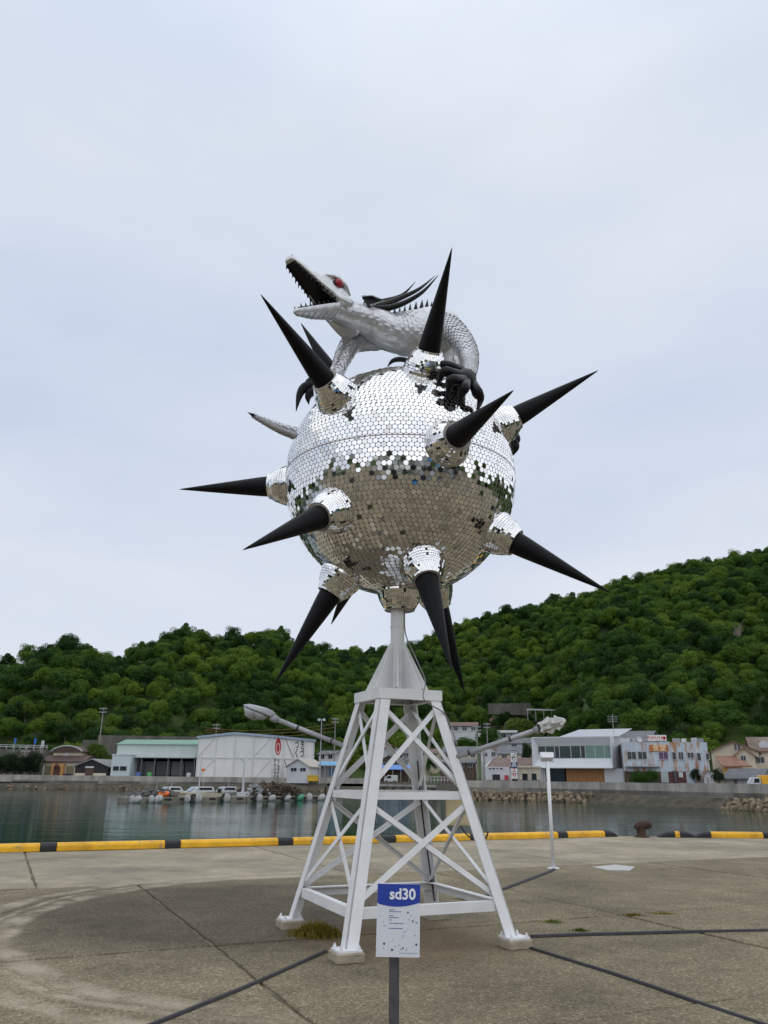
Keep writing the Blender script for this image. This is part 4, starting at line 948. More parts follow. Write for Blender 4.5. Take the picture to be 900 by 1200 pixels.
o = mb.build('shore_stones', mat('brown_shore_stone', (.10, .07, .04), .9, scale=.9, col2=(.26, .19, .11))); tag(o, 'small brown stones along the foot of the pale seawall', 'rocks', kind='stuff')

# ================================================================== BUILDINGS
GLASS = mat('window_glass', (.02, .028, .032), .08, scale=1, var=.3); DARK = mat('dark_interior', (.018, .018, .018), .8)
FRM = mat('aluminium_frame', (.42, .43, .44), .4, metal=.3)
class Bld:
    def __init__(s, name, label, cat, pl, Dl, pr, Dr, z0=.3, group=None):
        a = ray(pl, 905); b_ = ray(pr, 905); s.p0 = Vector((a.x/a.y*Dl, Dl, 0)); s.p1 = Vector((b_.x/b_.y*Dr, Dr, 0)); s.d = (s.p1-s.p0); s.W = s.d.length; s.d.normalize(); s.n = Vector((s.d.y, -s.d.x, 0)); s.z0 = z0
        s.root = thing(name, label, cat, (s.p0.x, s.p0.y, z0), math.atan2(s.d.y, s.d.x), group)
    def xz(s, px, py):
        r_ = ray(px, py); e_ = Vector((0, 0, EYE)); t = (s.p0-e_).dot(s.n)/r_.dot(s.n); p = e_+r_*t; return (p-s.p0).dot(s.d), p.z-s.z0
    def box(s, nm, x0, x1, z0, z1, y0, y1, m, par=None, bevel=0.): return MB().box(x0, x1, y0, y1, z0, z1).build(nm, m, par or s.root, bevel=bevel)
    def pbox(s, nm, r, y0, y1, m, par=None, **k):
        x0, z1 = s.xz(r[0], r[1]); x1, z0 = s.xz(r[2], r[3]); return s.box(nm, x0, x1, z0, z1, y0, y1, m, par, **k)
    def win(s, r, cols=2, fm=None, gm=None, y=0., nm='window'):
        x0, z1 = s.xz(r[0], r[1]); x1, z0 = s.xz(r[2], r[3]); fm = fm or FRM; f = .07
        mb = MB(); mb.box(x0-f, x1+f, y-.09, y-.004, z1, z1+f); mb.box(x0-f, x1+f, y-.12, y-.004, z0-f, z0); mb.box(x0-f, x0, y-.09, y-.004, z0, z1); mb.box(x1, x1+f, y-.09, y-.004, z0, z1)
        for i in range(1, cols): xx = x0+(x1-x0)*i/cols; mb.box(xx-.03, xx+.03, y-.08, y-.004, z0, z1)
        w = mb.build(nm, fm, s.root)
        for i in range(cols):
            a = x0+(x1-x0)*i/cols+(.031 if i else .0); b_ = x0+(x1-x0)*(i+1)/cols-(.031 if i < cols-1 else 0)
            MB().box(a+.002, b_-.002, y-.05, y-.004, z0+.002, z1-.002).build('pane', gm or GLASS, w)
        return w
    def gable(s, nm, x0, x1, y0, y1, z, h, m, over=.4, axis='x', th=.18):
        # ridge along x (axis x) or along y
        mb = MB()
        if axis == 'x':
            ym = (y0+y1)/2
            for ya, sgn in ((y0-over, 1), (y1+over, -1)):
                q = [(x0-over, ya, z-over*h/(ym-y0)), (x1+over, ya, z-over*h/(ym-y0)), (x1+over, ym, z+h), (x0-over, ym, z+h)]
                mb.add(q+[(a, b_, c-th) for a, b_, c in q], [(0, 1, 2, 3), (7, 6, 5, 4), (0, 4, 5, 1), (1, 5, 6, 2), (2, 6, 7, 3), (3, 7, 4, 0)])
        else:
            xm = (x0+x1)/2
            for xa in (x0-over, x1+over):
                zz = z-over*h/(xm-x0); q = [(xa, y0-over, zz), (xm, y0-over, z+h), (xm, y1+over, z+h), (xa, y1+over, zz)]
                mb.add(q+[(a, b_, c-th) for a, b_, c in q], [(0, 1, 2, 3), (7, 6, 5, 4), (0, 4, 5, 1), (1, 5, 6, 2), (2, 6, 7, 3), (3, 7, 4, 0)])
        return mb.build(nm, m, s.root)
    def house_wall(s, x0, x1, y0, y1, z, h, m, axis='x', nm='wall'):
        mb = MB()
        if axis == 'x': mb.prism([(y0, 0), (y1, 0), (y1, z), ((y0+y1)/2, z+h-.2), (y0, z)], x0, x1, Matrix.Rotation(PI/2, 4, 'Z') @ Matrix.Scale(-1, 4, (0, 1, 0)))
        else: mb.prism([(x0, 0), (x1, 0), (x1, z), ((x0+x1)/2, z+h-.2), (x0, z)], y0, y1)
        return mb.build(nm, m, s.root)
def tiles(name, c1, c2): 
    m = mat(name, c1, .6, scale=.8, col2=c2, detail=6); n, l, b = nodes_of(m)
    tcn = n.new('ShaderNodeTexCoord'); wv = n.new('ShaderNodeTexWave'); wv.inputs['Scale'].default_value = 1.6; wv.inputs['Distortion'].default_value = .2; l.new(tcn.outputs['Object'], wv.inputs['Vector'])
    bu = n.new('ShaderNodeBump'); bu.inputs['Strength'].default_value = .6; bu.inputs['Distance'].default_value = .08; l.new(wv.outputs['Fac'], bu.inputs['Height']); l.new(bu.outputs[0], b.inputs['Normal']); return m
T_GREY = tiles('grey_roof_tile', (.075, .08, .09), (.15, .155, .165)); T_BRN = tiles('brown_roof_tile', (.10, .06, .045), (.19, .115, .085)); T_RED = tiles('red_roof_tile', (.15, .055, .04), (.26, .10, .07)); T_ORG = tiles('orange_roof_tile', (.20, .095, .06), (.29, .15, .10))
W_WHITE = mat('white_wall', (.50, .51, .53), .7, scale=.4, var=.1, stretch=(1, 1, .4)); W_CREAM = mat('cream_wall', (.56, .50, .39), .8, scale=.5, var=.12); W_GREY = mat('grey_wall', (.28, .28, .28), .8, scale=.5, var=.15); W_WOOD = mat('dark_wood_wall', (.045, .03, .022), .8, scale=2, col2=(.10, .07, .05))
PANEL = mat('warehouse_panel', (.64, .635, .61), .6, scale=.35, col2=(.74, .735, .72), stretch=(1, 1, .3)); RIB = mat('warehouse_rib', (.60, .61, .62), .5, scale=1, var=.06)
REDL = mat('logo_red', (.42, .03, .04), .5); BLKL = mat('logo_black', (.02, .02, .02), .6)

# --- white warehouse
B = Bld('warehouse', 'big white panelled warehouse with red emblem and black lettering on its side', 'warehouse', 229.5, 195, 318, 187.5)
Wd = B.W; zl = B.xz(229.5, 862.5)[1]; dep = 21.
B.house_wall(.15, Wd-.15, .15, dep-.15, zl-.15, .75, W_GREY, axis='y')
zs = [.2, zl*.52, zl]
for i in range(4):
    for j in range(2):
        a, b_ = Wd*i/4+.2, Wd*(i+1)/4-.2; zt1 = (zl+.75*(1-abs(((a+b_)/2-Wd/2)/(Wd/2)))-.35) if j else zs[1]-.18
        B.box('wall_panel', a, b_, zs[j]+.12, zt1, .06, .148, PANEL)
        if i in (0, 3): 
            mb = MB(); p, q = ((a+.1, 0, zs[j]+.3), (b_-.1, 0, zt1-.2)); mb.bar(p, q, .06, .10, up=(0, 1, 0)); mb.build('brace', RIB, B.root)
for i in range(5): x = Wd*i/4; B.box('rib', max(.0, x-.2), min(Wd, x+.2), 0, zl+.75*(1-abs((x-Wd/2)/(Wd/2)))-.15, -.10, .14, RIB)
B.box('rib', .21, Wd-.21, zs[1]-.17, zs[1]+.11, -.06, .055, RIB)
for i in range(4):
    for j in range(2):
        a, b_ = dep*i/4+.2, dep*(i+1)/4-.2; MB().box(Wd-.148, Wd-.06, a, b_, zs[j]+.12, zs[j+1]-.2).build('wall_panel', PANEL, B.root)
        if i == 1: mb = MB(); mb.bar((Wd-.02, a+.3, zs[j+1]-.3), (Wd-.02, b_-.3, zs[j]+.4), .06, .16, up=(1, 0, 0)); mb.build('brace', mat('dark_brace', (.10, .10, .11), .6), B.root)
for i in range(1, 5): y = dep*i/4; MB().box(Wd-.14, Wd+.10, y-.2, y+.2, 0, zl-.12).build('rib', RIB, B.root)
MB().box(Wd-.055, Wd+.06, .21, dep-.21, zs[1]-.17, zs[1]+.11).build('rib', RIB, B.root)
B.gable('roof', 0, Wd, 0, dep, zl, .75, mat('blue_grey_roof', (.30, .37, .46), .5, scale=.5, var=.1), over=.35, axis='y', th=.5)
Ms = lambda y, z: Matrix.Translation((Wd-.03, y, z)) @ Matrix.Rotation(PI/2, 4, 'Z') @ Matrix.Rotation(PI/2, 4, 'X')
yc, zc_ = dep*.125, zl*.76
for ra, rb, off in ((1.45, .95, 0), (.7, 0, -.3)):
    mb = MB(); kk = 26; vs = []
    for j in range(kk):
        a = 2*PI*j/kk; st = 1.25+(.28*math.exp(-((a-PI/2)/.28)**2))
        vs += [Ms(yc, zc_+off) @ Vector((ra*math.cos(a), ra*math.sin(a)*st, 0)), Ms(yc, zc_+off-.3*(rb > 0)) @ Vector((rb*math.cos(a), rb*math.sin(a)*1.25, 0))]
    mb.add(vs, [(2*j, 2*((j+1) % kk), 2*((j+1) % kk)+1, 2*j+1) for j in range(kk)]); mb.build('red_emblem', REDL, B.root)
for ch, yy, zz, sz in (('つ', dep*.57, .83, 2.3), ('く', dep*.57, .64, 2.3), ('き', dep*.70, .83, 2.3), ('づ', dep*.70, .64, 2.3)):
    text_part(ch, sz, BLKL, B.root, Ms(yy, zl*zz), bold=.04, thick=.01)
r_ = random.Random(6)
for c_ in (.075, .15):
    for k in range(5):
        mb = MB()
        for j in range(5):
            a = Ms(dep*c_+r_.uniform(-.45, .45), zl*(.46-.085*k)+r_.uniform(-.35, .35)); mb.box(-.3 if j % 2 else -.05, .3 if j % 2 else .05, -.05 if j % 2 else -.28, .05 if j % 2 else .28, 0, .01+.004*j, a)
        mb.build('brush_lettering', BLKL, B.root)

# --- small white gabled office in front of the warehouse
B = Bld('office_building', 'small white gabled office in front of the white warehouse side', 'building', 336, 184.5, 362, 182.8)
z = B.xz(337, 897)[1]; B.house_wall(0, B.W, 0, 9, z, 1.5, W_WHITE, 'y'); B.gable('roof', 0, B.W, 0, 9, z, 1.5, mat('beige_roof', (.40, .36, .30), .6), .4, 'y'); B.win((341, 900, 347.5, 903.5)); B.win((352, 900, 358, 903.5))
B = Bld('awning_stall', 'blue awning stall beside the small white office', 'stall', 372, 188, 397, 187)
z = B.xz(380, 897)[1]; mb = MB(); mb.prism([(0, z), (0, z+.12), (3, z+.9), (3, z+.78)], 0, B.W, Matrix.Rotation(PI/2, 4, 'Z') @ Matrix.Scale(-1, 4, (0, 1, 0))); mb.build('awning', mat('blue_sheet', (.10, .30, .50), .5), B.root); B.box('wall', .2, B.W-.2, 0, z-.1, 1.5, 3, W_GREY)
for k in range(4): B.box('post', .1+k*(B.W-.3)/3, .2+k*(B.W-.3)/3, 0, z+.02, .15, .25, FRM)
B.pbox('door', (384, 900, 389, 909), 1.40, 1.49, mat('blue_door', (.03, .13, .25), .5))
B = Bld('crate', 'yellow plastic crate beside the small white office', 'crate', 360.5, 182.2, 372.5, 182)
mb = MB(); z1 = 1.7; mb.box(0, B.W, 0, 1.4, .4, z1); mb.build('bin', mat('yellow_plastic', (.62, .36, .03), .5), B.root, bevel=.06); B.box('rim', -.08, B.W+.08, z1-.15, z1-.02, -.08, -.002, mat('yellow_plastic', (.6, .3, .03)), B.root)

# --- green-roofed hall
B = Bld('fish_hall', 'pale green hall with green roof and dark open loading bays', 'hall', 150, 199, 229, 197)
PG = mat('pale_green_wall', (.50, .57, .55), .7, scale=.4, var=.08); GRF = mat('green_roof', (.16, .30, .22), .6, scale=.6, var=.15)
ze = B.xz(190, 887.5)[1]; zt1 = B.xz(190, 872.5)[1]; zr = B.xz(190, 867)[1]; xl = B.xz(137, 880)[0]
B.box('wall', xl, B.W, ze, zt1, 0, .3, PG); B.box('side_wall', xl, xl+.3, 0, ze-.01, .31, 10, PG); B.box('back_wall', xl+.31, B.W, 0, ze-.01, 9.7, 10, DARK); B.box('ceiling', xl+.31, B.W, ze-.2, ze-.02, .31, 9.6, DARK)
mb = MB(); mb.prism([(-.4, zt1+.01), (10.4, zt1+.01), (5, zr+.25)], xl-.3, B.W+.3, Matrix.Rotation(PI/2, 4, 'Z') @ Matrix.Scale(-1, 4, (0, 1, 0))); mb.build('roof', GRF, B.root)
B.box('eave', .0, B.W, ze-.15, ze+.12, -1.0, -.01, mat('pale_eave', (.45, .48, .47), .6))
for k in range(6): B.box('post', k*(B.W-.3)/5, k*(B.W-.3)/5+.25, 0, ze-.16, -.6, -.35, mat('post_grey', (.12, .12, .12), .6))
for k, (a, c) in enumerate(((156, 166), (168, 178), (181, 196), (199, 212), (215, 225))): B.pbox('shutter_door', (a, 892, c, 909), 1.5, 1.7, mat('shutter_grey%d' % (k % 2), ((.06, .065, .065), (.10, .10, .10))[k % 2], .7))
A = Bld('annex_block', 'small pale blue-white block with two windows joined to the green-roofed hall', 'building', 129.5, 197, 152, 196.5)
z = A.xz(140, 885)[1]; A.box('wall', 0, A.W, 0, z, 0, 7, mat('pale_blue_wall', (.46, .54, .56), .7, var=.06)); A.win((133, 898, 139, 903), 1); A.win((141, 898, 148, 903), 1); A.box('parapet', -.1, A.W+.1, z+.002, z+.25, -.1, 7.1, W_WHITE)
for i, (px, c) in enumerate(((160, (.05, .10, .30)), (173, (.06, .28, .08)), (219, (.4, .4, .42)))):
    Q = Bld('storage_drum', ('blue', 'green', 'pale grey')[i]+' plastic drum standing in the open bay of the hall', 'drum', px, 195.5, px+4, 195.5); MB().lathe([(.5, 0), (.55, .1), (.55, .9), (.57, .95), (.55, 1.0), (.55, 1.8), (.45, 1.95), (.1, 2.0)], (.5, 0, 0), n=14).build('drum_body', mat('drum%d' % i, c, .5), Q.root, smooth=True); MB().lathe([(.57, .95), (.6, 1.0), (.57, 1.05)], (.5, 0, 0), n=14, cap=False).build('hoop', mat('drum%d' % i, c), Q.root)

# --- beige house and black shed
B = Bld('beige_house', 'beige house with maroon curved roofs and an orange arched doorway', 'house', 50, 206, 98, 204)
z1 = B.xz(70, 893)[1]; z2 = B.xz(70, 887)[1]; z3 = B.xz(70, 880.5)[1]; z4 = B.xz(70, 874)[1]; Rm = tiles('maroon_roof', (.055, .032, .028), (.10, .055, .048))
B.box('wall', 0, B.W, 0, z1, 0, 8, W_CREAM)
mb = MB(); mb.prism([(-.8, z1), (-.8, z1+.2), (2.2, z2+.4), (7, z2+.4), (8.8, z1+.2), (8.8, z1)], -.4, B.W+.4, Matrix.Rotation(PI/2, 4, 'Z') @ Matrix.Scale(-1, 4, (0, 1, 0))); mb.build('lower_roof', Rm, B.root)
xa, xb = B.xz(56, 885)[0], B.xz(89, 885)[0]; B.box('upper_wall', xa, xb, z2-.3, z3, 2.4, 7, W_CREAM)
mb = MB(); aw = np.linspace(-1, 1, 13); xm = (xa+xb)/2; hwx = (xb-xa)/2+.5; top = [(xm+hwx*a, z3+.1+(z4-z3)*(1-a*a)**.8) for a in aw]; mb.prism([(xm-hwx, z3-.15)]+top+[(xm+hwx, z3-.15)], 1.9, 7.5); mb.build('upper_roof', Rm, B.root)
mb = MB(); mb.prism([(x, z_+.12) for x, z_ in top]+[(x, z_-.12) for x, z_ in top[::-1]], 1.75, 1.895); mb.build('white_fascia', W_WHITE, B.root)
B.box('upper_window', xm-.5, xm+.4, z2+.3, z3-.1, 2.25, 2.395, W_WHITE)
OLV = mat('olive_shutter', (.19, .17, .10), .7)
for r in ((53, 897.5, 63.5, 908), (77, 897.5, 86, 908)): B.pbox('shutter', r, -.1, -.005, OLV)
B.pbox('porch', (64, 895, 76, 909), -1.2, -.01, mat('orange_wall', (.50, .27, .09), .8)); B.pbox('doorway', (66.5, 899, 73, 909), -1.3, -1.205, mat('door_red', (.10, .04, .03), .7)); mb = MB(); x0, zq = B.xz(69.7, 899); mb.lathe([(.72, 0), (.72, .09)], (x0, -1.3, zq), (0, 1, 0), 20); mb.build('arch', mat('door_red', (.1, .04, .03)), B.root)
for x_ in (51, 64.2, 76.6, 96): a = B.xz(x_, 900)[0]; B.box('pilaster', a, a+.35, 0, z1-.02, -.2, -.105, W_WHITE)
B = Bld('boat_shed', 'black gabled shed with brown door beside the beige house', 'shed', 87.5, 199, 126.5, 197.5)
z = B.xz(88, 897)[1]; hp_ = B.xz(107, 889)[1]-z; B.house_wall(0, B.W, 0, 10, z, hp_, mat('black_boards', (.018, .018, .02), .8, scale=3, var=.3), 'y'); B.gable('roof', 0, B.W, 0, 10, z, hp_, mat('grey_tin', (.22, .22, .22), .5), .5, 'y', .2)
B.pbox('door', (100, 901, 109, 909), -.1, -.005, mat('brown_door', (.085, .045, .035), .7)); B.pbox('sign_board', (100.5, 898, 110, 900), -.15, -.005, W_WHITE); B.pbox('plinth', (88, 906, 99.5, 909), -.15, -.005, W_CREAM); B.pbox('plinth', (109.5, 906, 124, 909), -.15, -.005, W_CREAM)
CARB = Bld('parked_car', 'small dark blue car parked before the arched doorway', 'car', 70, 200.5, 77, 200.3)
def simple_car(root, Lc, body_m, w=1.7, h=1.45):
    mb = MB(); mb.prism([(0, .3), (Lc, .3), (Lc, .75), (Lc*.95, .85), (Lc*.1, .85), (0, .75)], 0, w); mb.build('body', body_m, root, bevel=.06)
    mb = MB(); mb.prism([(Lc*.12, .86), (Lc*.9, .86), (Lc*.8, h), (Lc*.28, h)], .08, w-.08); mb.build('cabin', GLASS, root, bevel=.04)
    MB().box(Lc*.29, Lc*.79, .1, w-.1, h+.002, h+.05).build('roof', body_m, root)
    for x in (.2, .8):
        for y in (-.02, w-.18): MB().lathe([(.3, 0), (.32, .04), (.32, .16), (.3, .2)], (Lc*x, y, .32), (0, 1, 0), 16).build('wheel', RUB, root)
simple_car(CARB.root, 3.2, mat('car_blue', (.02, .05, .12), .3))

# --- retaining wall and road on the left hillside
B = Bld('retaining_wall', 'long grey concrete retaining wall at the hill foot behind the green-roofed hall', 'wall', 74, 222, 232, 226)
zt1 = B.xz(150, 862)[1]; k = 9
for i in range(k): B.box('wall_panel', B.W*i/k+.03, B.W*(i+1)/k-.03, 0, zt1*(.78+.22*min(1, i/2)), 0, .8, mat('old_concrete', (.075, .072, .06), .9, scale=.4, col2=(.15, .142, .12), stretch=(1, 1, .3)))
B = Bld('road_embankment', 'roadside embankment wall with white guard rail above dark bushes', 'wall', -14, 208, 52, 211)
zt1 = B.xz(20, 878)[1]; B.box('wall', 0, B.W, 0, zt1, 0, 6, mat('old_concrete', (.1, .1, .1)))
for k in range(9): B.box('rail_post', B.W*k/8.2, B.W*k/8.2+.14, zt1, zt1+1.1, .1, .24, W_WHITE)
for zz in (.5, .95): B.box('rail', 0, B.W, zt1+zz, zt1+zz+.14, .02, .095, W_WHITE)
for i, px in enumerate((16.5, 40)):
    q = at(px, 878, 209); s_ = thing('route_sign', 'small blue route sign above the guard rail, '+('alone' if i == 0 else 'beside a white board'), 'sign', (q.x, q.y, zt1+.3)); MB().tube([(0, 0, -1), (0, 0, 2.6)], .05, 8).build('pole', FRM, s_); MB().box(-.28, .28, -.1, -.051, 1.4, 2.7).build('panel', mat('route_blue', (.02, .13, .42), .4), s_)
B = Bld('notice_board', 'white notice board beside the blue route sign', 'sign', 43.5, 209.5, 47, 209.5, z0=zt1+.3); B.box('panel', 0, B.W, .7, 2.2, 0, .08, W_WHITE); B.box('post', .1, .2, -1, .698, 0, .08, FRM); B.box('post', B.W-.2, B.W-.1, -1, .698, 0, .08, FRM)

# --- modern white building
B = Bld('modern_building', 'modern white two-storey building with ribbon window and wooden ground floor', 'building', 625.5, 137, 718, 130.5)
WM = mat('modern_white', (.62, .64, .67), .55, scale=.3, var=.04); z1 = B.xz(670, 899.3)[1]; z2 = B.xz(670, 864)[1]; W = B.W; xw0, zw1 = B.xz(628.5, 874); xw1, zw0 = B.xz(714, 888.5); dp_ = 11.
# splayed reveal frame
mb = MB(); yo = .9
O_ = [(0, z1), (W, z1), (W, z2), (0, z2)]; I_ = [(xw0, zw0), (xw1, zw0), (xw1, zw1), (xw0, zw1)]
mb.add([(x, 0, z) for x, z in O_]+[(x, yo, z) for x, z in I_], [(i, (i+1) % 4, (i+1) % 4+4, i+4) for i in range(4)])
mb.build('window_surround', WM, B.root)
B.box('upper_floor', .0, W, z1, zw0-.01, yo+.02, dp_, WM); B.box('upper_floor', .0, W, zw1+.01, z2-.02, yo+.02, dp_, WM); B.box('upper_floor', .0, xw0-.02, zw0-.009, zw1+.009, yo+.02, dp_, WM); B.box('upper_floor', xw1+.02, W, zw0-.009, zw1+.009, yo+.02, dp_, WM)
for nm, xs in (('side_wall', (-.12, -.002)), ('side_wall', (W+.002, W+.12))): B.box(nm, *xs, z1-.02, z2+.03, 0, dp_, WM)
B.box('parapet', 0, W, z2+.001, z2+.12, 0, dp_, WM); B.box('soffit', 0, W, z1-.12, z1-.002, 0, dp_, WM)
edges = [628.5, 637.5, 648, 653.5, 667, 678.5, 684, 695.5, 706.5, 714]; xs = [B.xz(e_, 880)[0] for e_ in edges]
GG = [mat('green_glass_dark', (.015, .035, .03), .06), mat('green_glass_light', (.14, .24, .20), .1)]
for i in range(9):
    fr_ = MB(); a, c = xs[i], xs[i+1]; fr_.box(a, a+.06, yo-.02, yo+.06, zw0, zw1); fr_.box(c-.06, c, yo-.02, yo+.06, zw0, zw1); fr_.box(a+.061, c-.061, yo-.02, yo+.06, zw1-.06, zw1); fr_.box(a+.061, c-.061, yo-.02, yo+.06, zw0, zw0+.06); w_ = fr_.build('window', FRM, B.root)
    MB().box(a+.062, c-.062, yo+.01, yo+.03, zw0+.062, zw1-.062).build('pane', GG[1 if i in (6, 7, 8) else 0] if i not in (2, 5) else GLASS, w_)
B.box('room', .3, W-.3, zw0, zw1, dp_-.6, dp_-.3, W_GREY)
WOODS = mat('cedar_boards', (.26, .12, .04), .6, scale=1.5, col2=(.42, .21, .075), stretch=(5, 1, .3)); x0, x1 = B.xz(659, 905)[0], B.xz(704.5, 905)[0]
nb = 22
for i in range(nb): B.box('cedar_board', x0+(x1-x0)*i/nb+.012, x0+(x1-x0)*(i+1)/nb-.012, 0, z1-.14, 2.0, 2.12, WOODS)
B.box('ground_wall', x1+.02, W+1.2, 0, z1-.13, 1.8, dp_-1, WM); B.box('ground_floor_core', .5, x1, 0, z1-.13, 3.2, dp_-1, DARK); a = B.xz(636, 905)[0]; B.box('column', a-.35, a, 0, z1-.125, 1.2, 1.5, WM); B.box('glass_door', a+.4, x0-.3, 0, z1-.14, 2.2, 2.25, mat('dark_blue_glass', (.03, .04, .06), .1))
mb = MB(); xa, xb = B.xz(660, 860)[0], B.xz(719, 860)[0]; mb.add([(xa-1.5, 2.2, z2+.2), (xb+.3, 2.2, z2+.2), (xb+1.6, 6, z2+1.55), (xa+1.0, 6, z2+1.55)]+[(xa-1.5, 2.2, z2+.13), (xb+.3, 2.2, z2+.13), (xb+1.6, 6, z2+1.45), (xa+1.0, 6, z2+1.45)], [(0, 1, 2, 3), (7, 6, 5, 4), (0, 4, 5, 1), (1, 5, 6, 2), (2, 6, 7, 3), (3, 7, 4, 0)]); mb.build('metal_roof', mat('zinc_roof', (.36, .38, .41), .4, metal=.3), B.root)
B = Bld('tiled_house', 'house with a long dark tiled roof behind the modern white building', 'house', 712, 150, 762, 146); z = B.xz(730, 868)[1]; B.house_wall(0, B.W, 0, 9, z, 2.0, W_GREY); B.gable('roof', 0, B.W, 0, 9, z, 1.9, T_GREY, .6)
# --- rusted diner
B = Bld('diner_building', 'rust-streaked pale blue two-storey diner with orange sign board', 'building', 731.5, 127, 832.5, 124)
DM = mat('rusted_blue_panel', (.36, .43, .50), .6, scale=.6, col2=(.47, .53, .58)); n, l, b = nodes_of(DM)
g = n.new('ShaderNodeTexCoord'); mpn = n.new('ShaderNodeMapping'); mpn.inputs['Scale'].default_value = (1, 1, .22); l.new(g.outputs['Object'], mpn.inputs[0]); src = b.inputs['Base Color'].links[0].from_socket
fac = ramp(n, l, noise(n, l, mpn.outputs[0], 1.1, 6, .7), (.50, (0, 0, 0)), (.60, (1, 1, 1))); l.new(mixc(n, l, fac, src, (.33, .15, .055)), b.inputs['Base Color'])
z2 = B.xz(780, 869.5)[1]; W = B.W; B.box('wall', .0, W, 0, z2-.05, .13, 9, W_GREY)
k = 7
for i in range(k):
    zz = z2+random.uniform(-.08, .08); B.box('facade_panel', W*i/k+.015, W*(i+1)/k-.015, 2.6, zz, 0, .125, DM)
for r, c in (((735, 881, 745.5, 889.5), 2), ((747.5, 881, 758, 889.5), 2), ((787.5, 881.5, 792.5, 890), 1), ((795, 881.5, 801, 890), 2), ((805.5, 882, 813, 888), 2), ((816.5, 882.5, 821.5, 891), 1), ((827, 883, 831.5, 890), 1)): B.win(r, c)
B.win((772, 881.5, 783, 889.5), 2, gm=mat('purple_curtain', (.10, .045, .11), .5))
s_ = B.pbox('sign_board', (761, 873, 783.5, 880.5), -.12, -.004, mat('orange_sign', (.42, .13, .03), .6, scale=2, var=.25)); xa, zc_ = B.xz(772.5, 876.8); text_part('食堂', 1.05, mat('sign_pale_letter', (.72, .55, .35), .6), s_, Matrix.Translation((xa, -.128, zc_)) @ Matrix.Rotation(PI/2, 4, 'X'), bold=.02, thick=.005)
s_ = B.pbox('roof_sign', (759, 861, 782, 867.8), .8, .95, mat('roof_sign_white', (.68, .66, .66), .5)); xa, zc_ = B.xz(768.5, 864.5); text_part('FUKUYA', .62, REDL, s_, Matrix.Translation((xa, .792, zc_)) @ Matrix.Rotation(PI/2, 4, 'X'), bold=.01, thick=.005); xa, zc_ = B.xz(779, 864.6); mb = MB(); mb.lathe([(.32, 0), (.32, .01)], (xa, .785, zc_), (0, 1, 0), 4); mb.build('red_diamond', REDL, s_)
for x_ in (761, 780): a = B.xz(x_, 868)[0]; B.box('sign_strut', a, a+.12, z2-.06, z2+.4, .96, 1.1, FRM)
B.pbox('canopy', (733, 897.5, 773, 899), -1.0, -.002, W_GREY); B.box('ground_wall', 0, W*.40, 0, 2.55, .0, .12, W_WOOD); B.box('ground_wall', W*.40+.01, W*.72, 0, 2.55, .0, .12, mat('maroon_shopfront', (.10, .03, .035), .6)); B.box('ground_wall', W*.72+.01, W, 0, 2.55, .0, .12, DM)
B.pbox('shop_door', (774, 904, 784, 917), -.1, -.003, mat('pale_door', (.35, .40, .40), .4)); B.pbox('vending_machine', (789, 903, 793, 917), -.8, -.003, mat('vend_dark', (.05, .06, .08), .4)); B.pbox('poster', (795, 905, 800.5, 911), -.1, -.003, W_WHITE)
for i, px in enumerate((735, 739, 790, 800, 812, 818)): a, zz = B.xz(px, 869); B.box('rooftop_unit', a, a+random.uniform(.6, 1.3), z2+.02 if False else z2-.04, z2+random.uniform(.4, .9), 1.5, 2.6, (W_WHITE, FRM, W_GREY)[i % 3])
q = B.xz(749, 862); mb = MB(); mb.lathe([(.02, -.08), (.3, -.02), (.48, .08)], (q[0], 1.0, q[1]-.5), (.5, -.8, .3), 18, cap=False); mb.build('satellite_dish', W_WHITE, B.root); B.box('dish_pole', q[0]-.04, q[0]+.04, z2-.05, q[1]-.5, 1.05, 1.13, FRM)
q = B.xz(745, 862); mb = MB(); 
for k in range(4): mb.bar((q[0]-4+.0, 2, z2+3.2+k*.28), (q[0]-2.4, 2, z2+3.2+k*.28), .04, .04)
mb.tube([(q[0]-3.2, 2, z2-.05), (q[0]-3.2, 2, z2+4.4)], .04, 6); mb.build('aerial', FRM, B.root)
# --- house on the right with brown roofs
B = Bld('gabled_house', 'cream gabled house with brown tiled roofs behind the low grey shed', 'house', 836, 146, 892, 143); z = B.xz(840, 880)[1]; h = B.xz(864, 868)[1]-z; B.house_wall(0, B.W, 0, 11, z, h, W_CREAM, 'y'); B.gable('roof', 0, B.W, 0, 11, z, h, T_BRN, .6, 'y'); B.win((860, 872, 863.5, 879), 1); B.win((864.2, 872, 867.7, 879), 1); B.win((882, 887, 896, 894), 3)
a = B.xz(860, 885)[0]; c = B.xz(884, 885)[0]; zq = B.xz(862, 885)[1]; MB().prism([(a, 0), (c, 0), (c, zq), ((a+c)/2, zq+1.1), (a, zq)], -1.6, -.02).build('porch_wall', W_CREAM, B.root); B.gable('porch_roof', a, c, -1.7, -.3, zq, 1.3, T_ORG, .35, 'y'); B.win((868, 886, 874, 891.5), 2, y=-1.6)
mb = MB(); a2 = B.xz(838, 885)[0]; c2 = B.xz(880, 895)[0]; zz = B.xz(850, 886)[1]; zl2 = B.xz(850, 898)[1]; mb.add([(a2, -1.7, zz), (c2-2.5, -1.7, zz), (c2, -6, zl2), (a2+1, -6, zl2)]+[(a2, -1.7, zz-.2), (c2-2.5, -1.7, zz-.2), (c2, -6, zl2-.2), (a2+1, -6, zl2-.2)], [(0, 1, 2, 3), (7, 6, 5, 4), (0, 4, 5, 1), (1, 5, 6, 2), (2, 6, 7, 3), (3, 7, 4, 0)]); mb.build('lean_to_roof', T_ORG, B.root); B.box('lean_to_wall', a2+1.1, c2-1.5, 0, zl2-.25, -5.6, -1.72, mat('ochre_wall', (.40, .22, .05), .8))
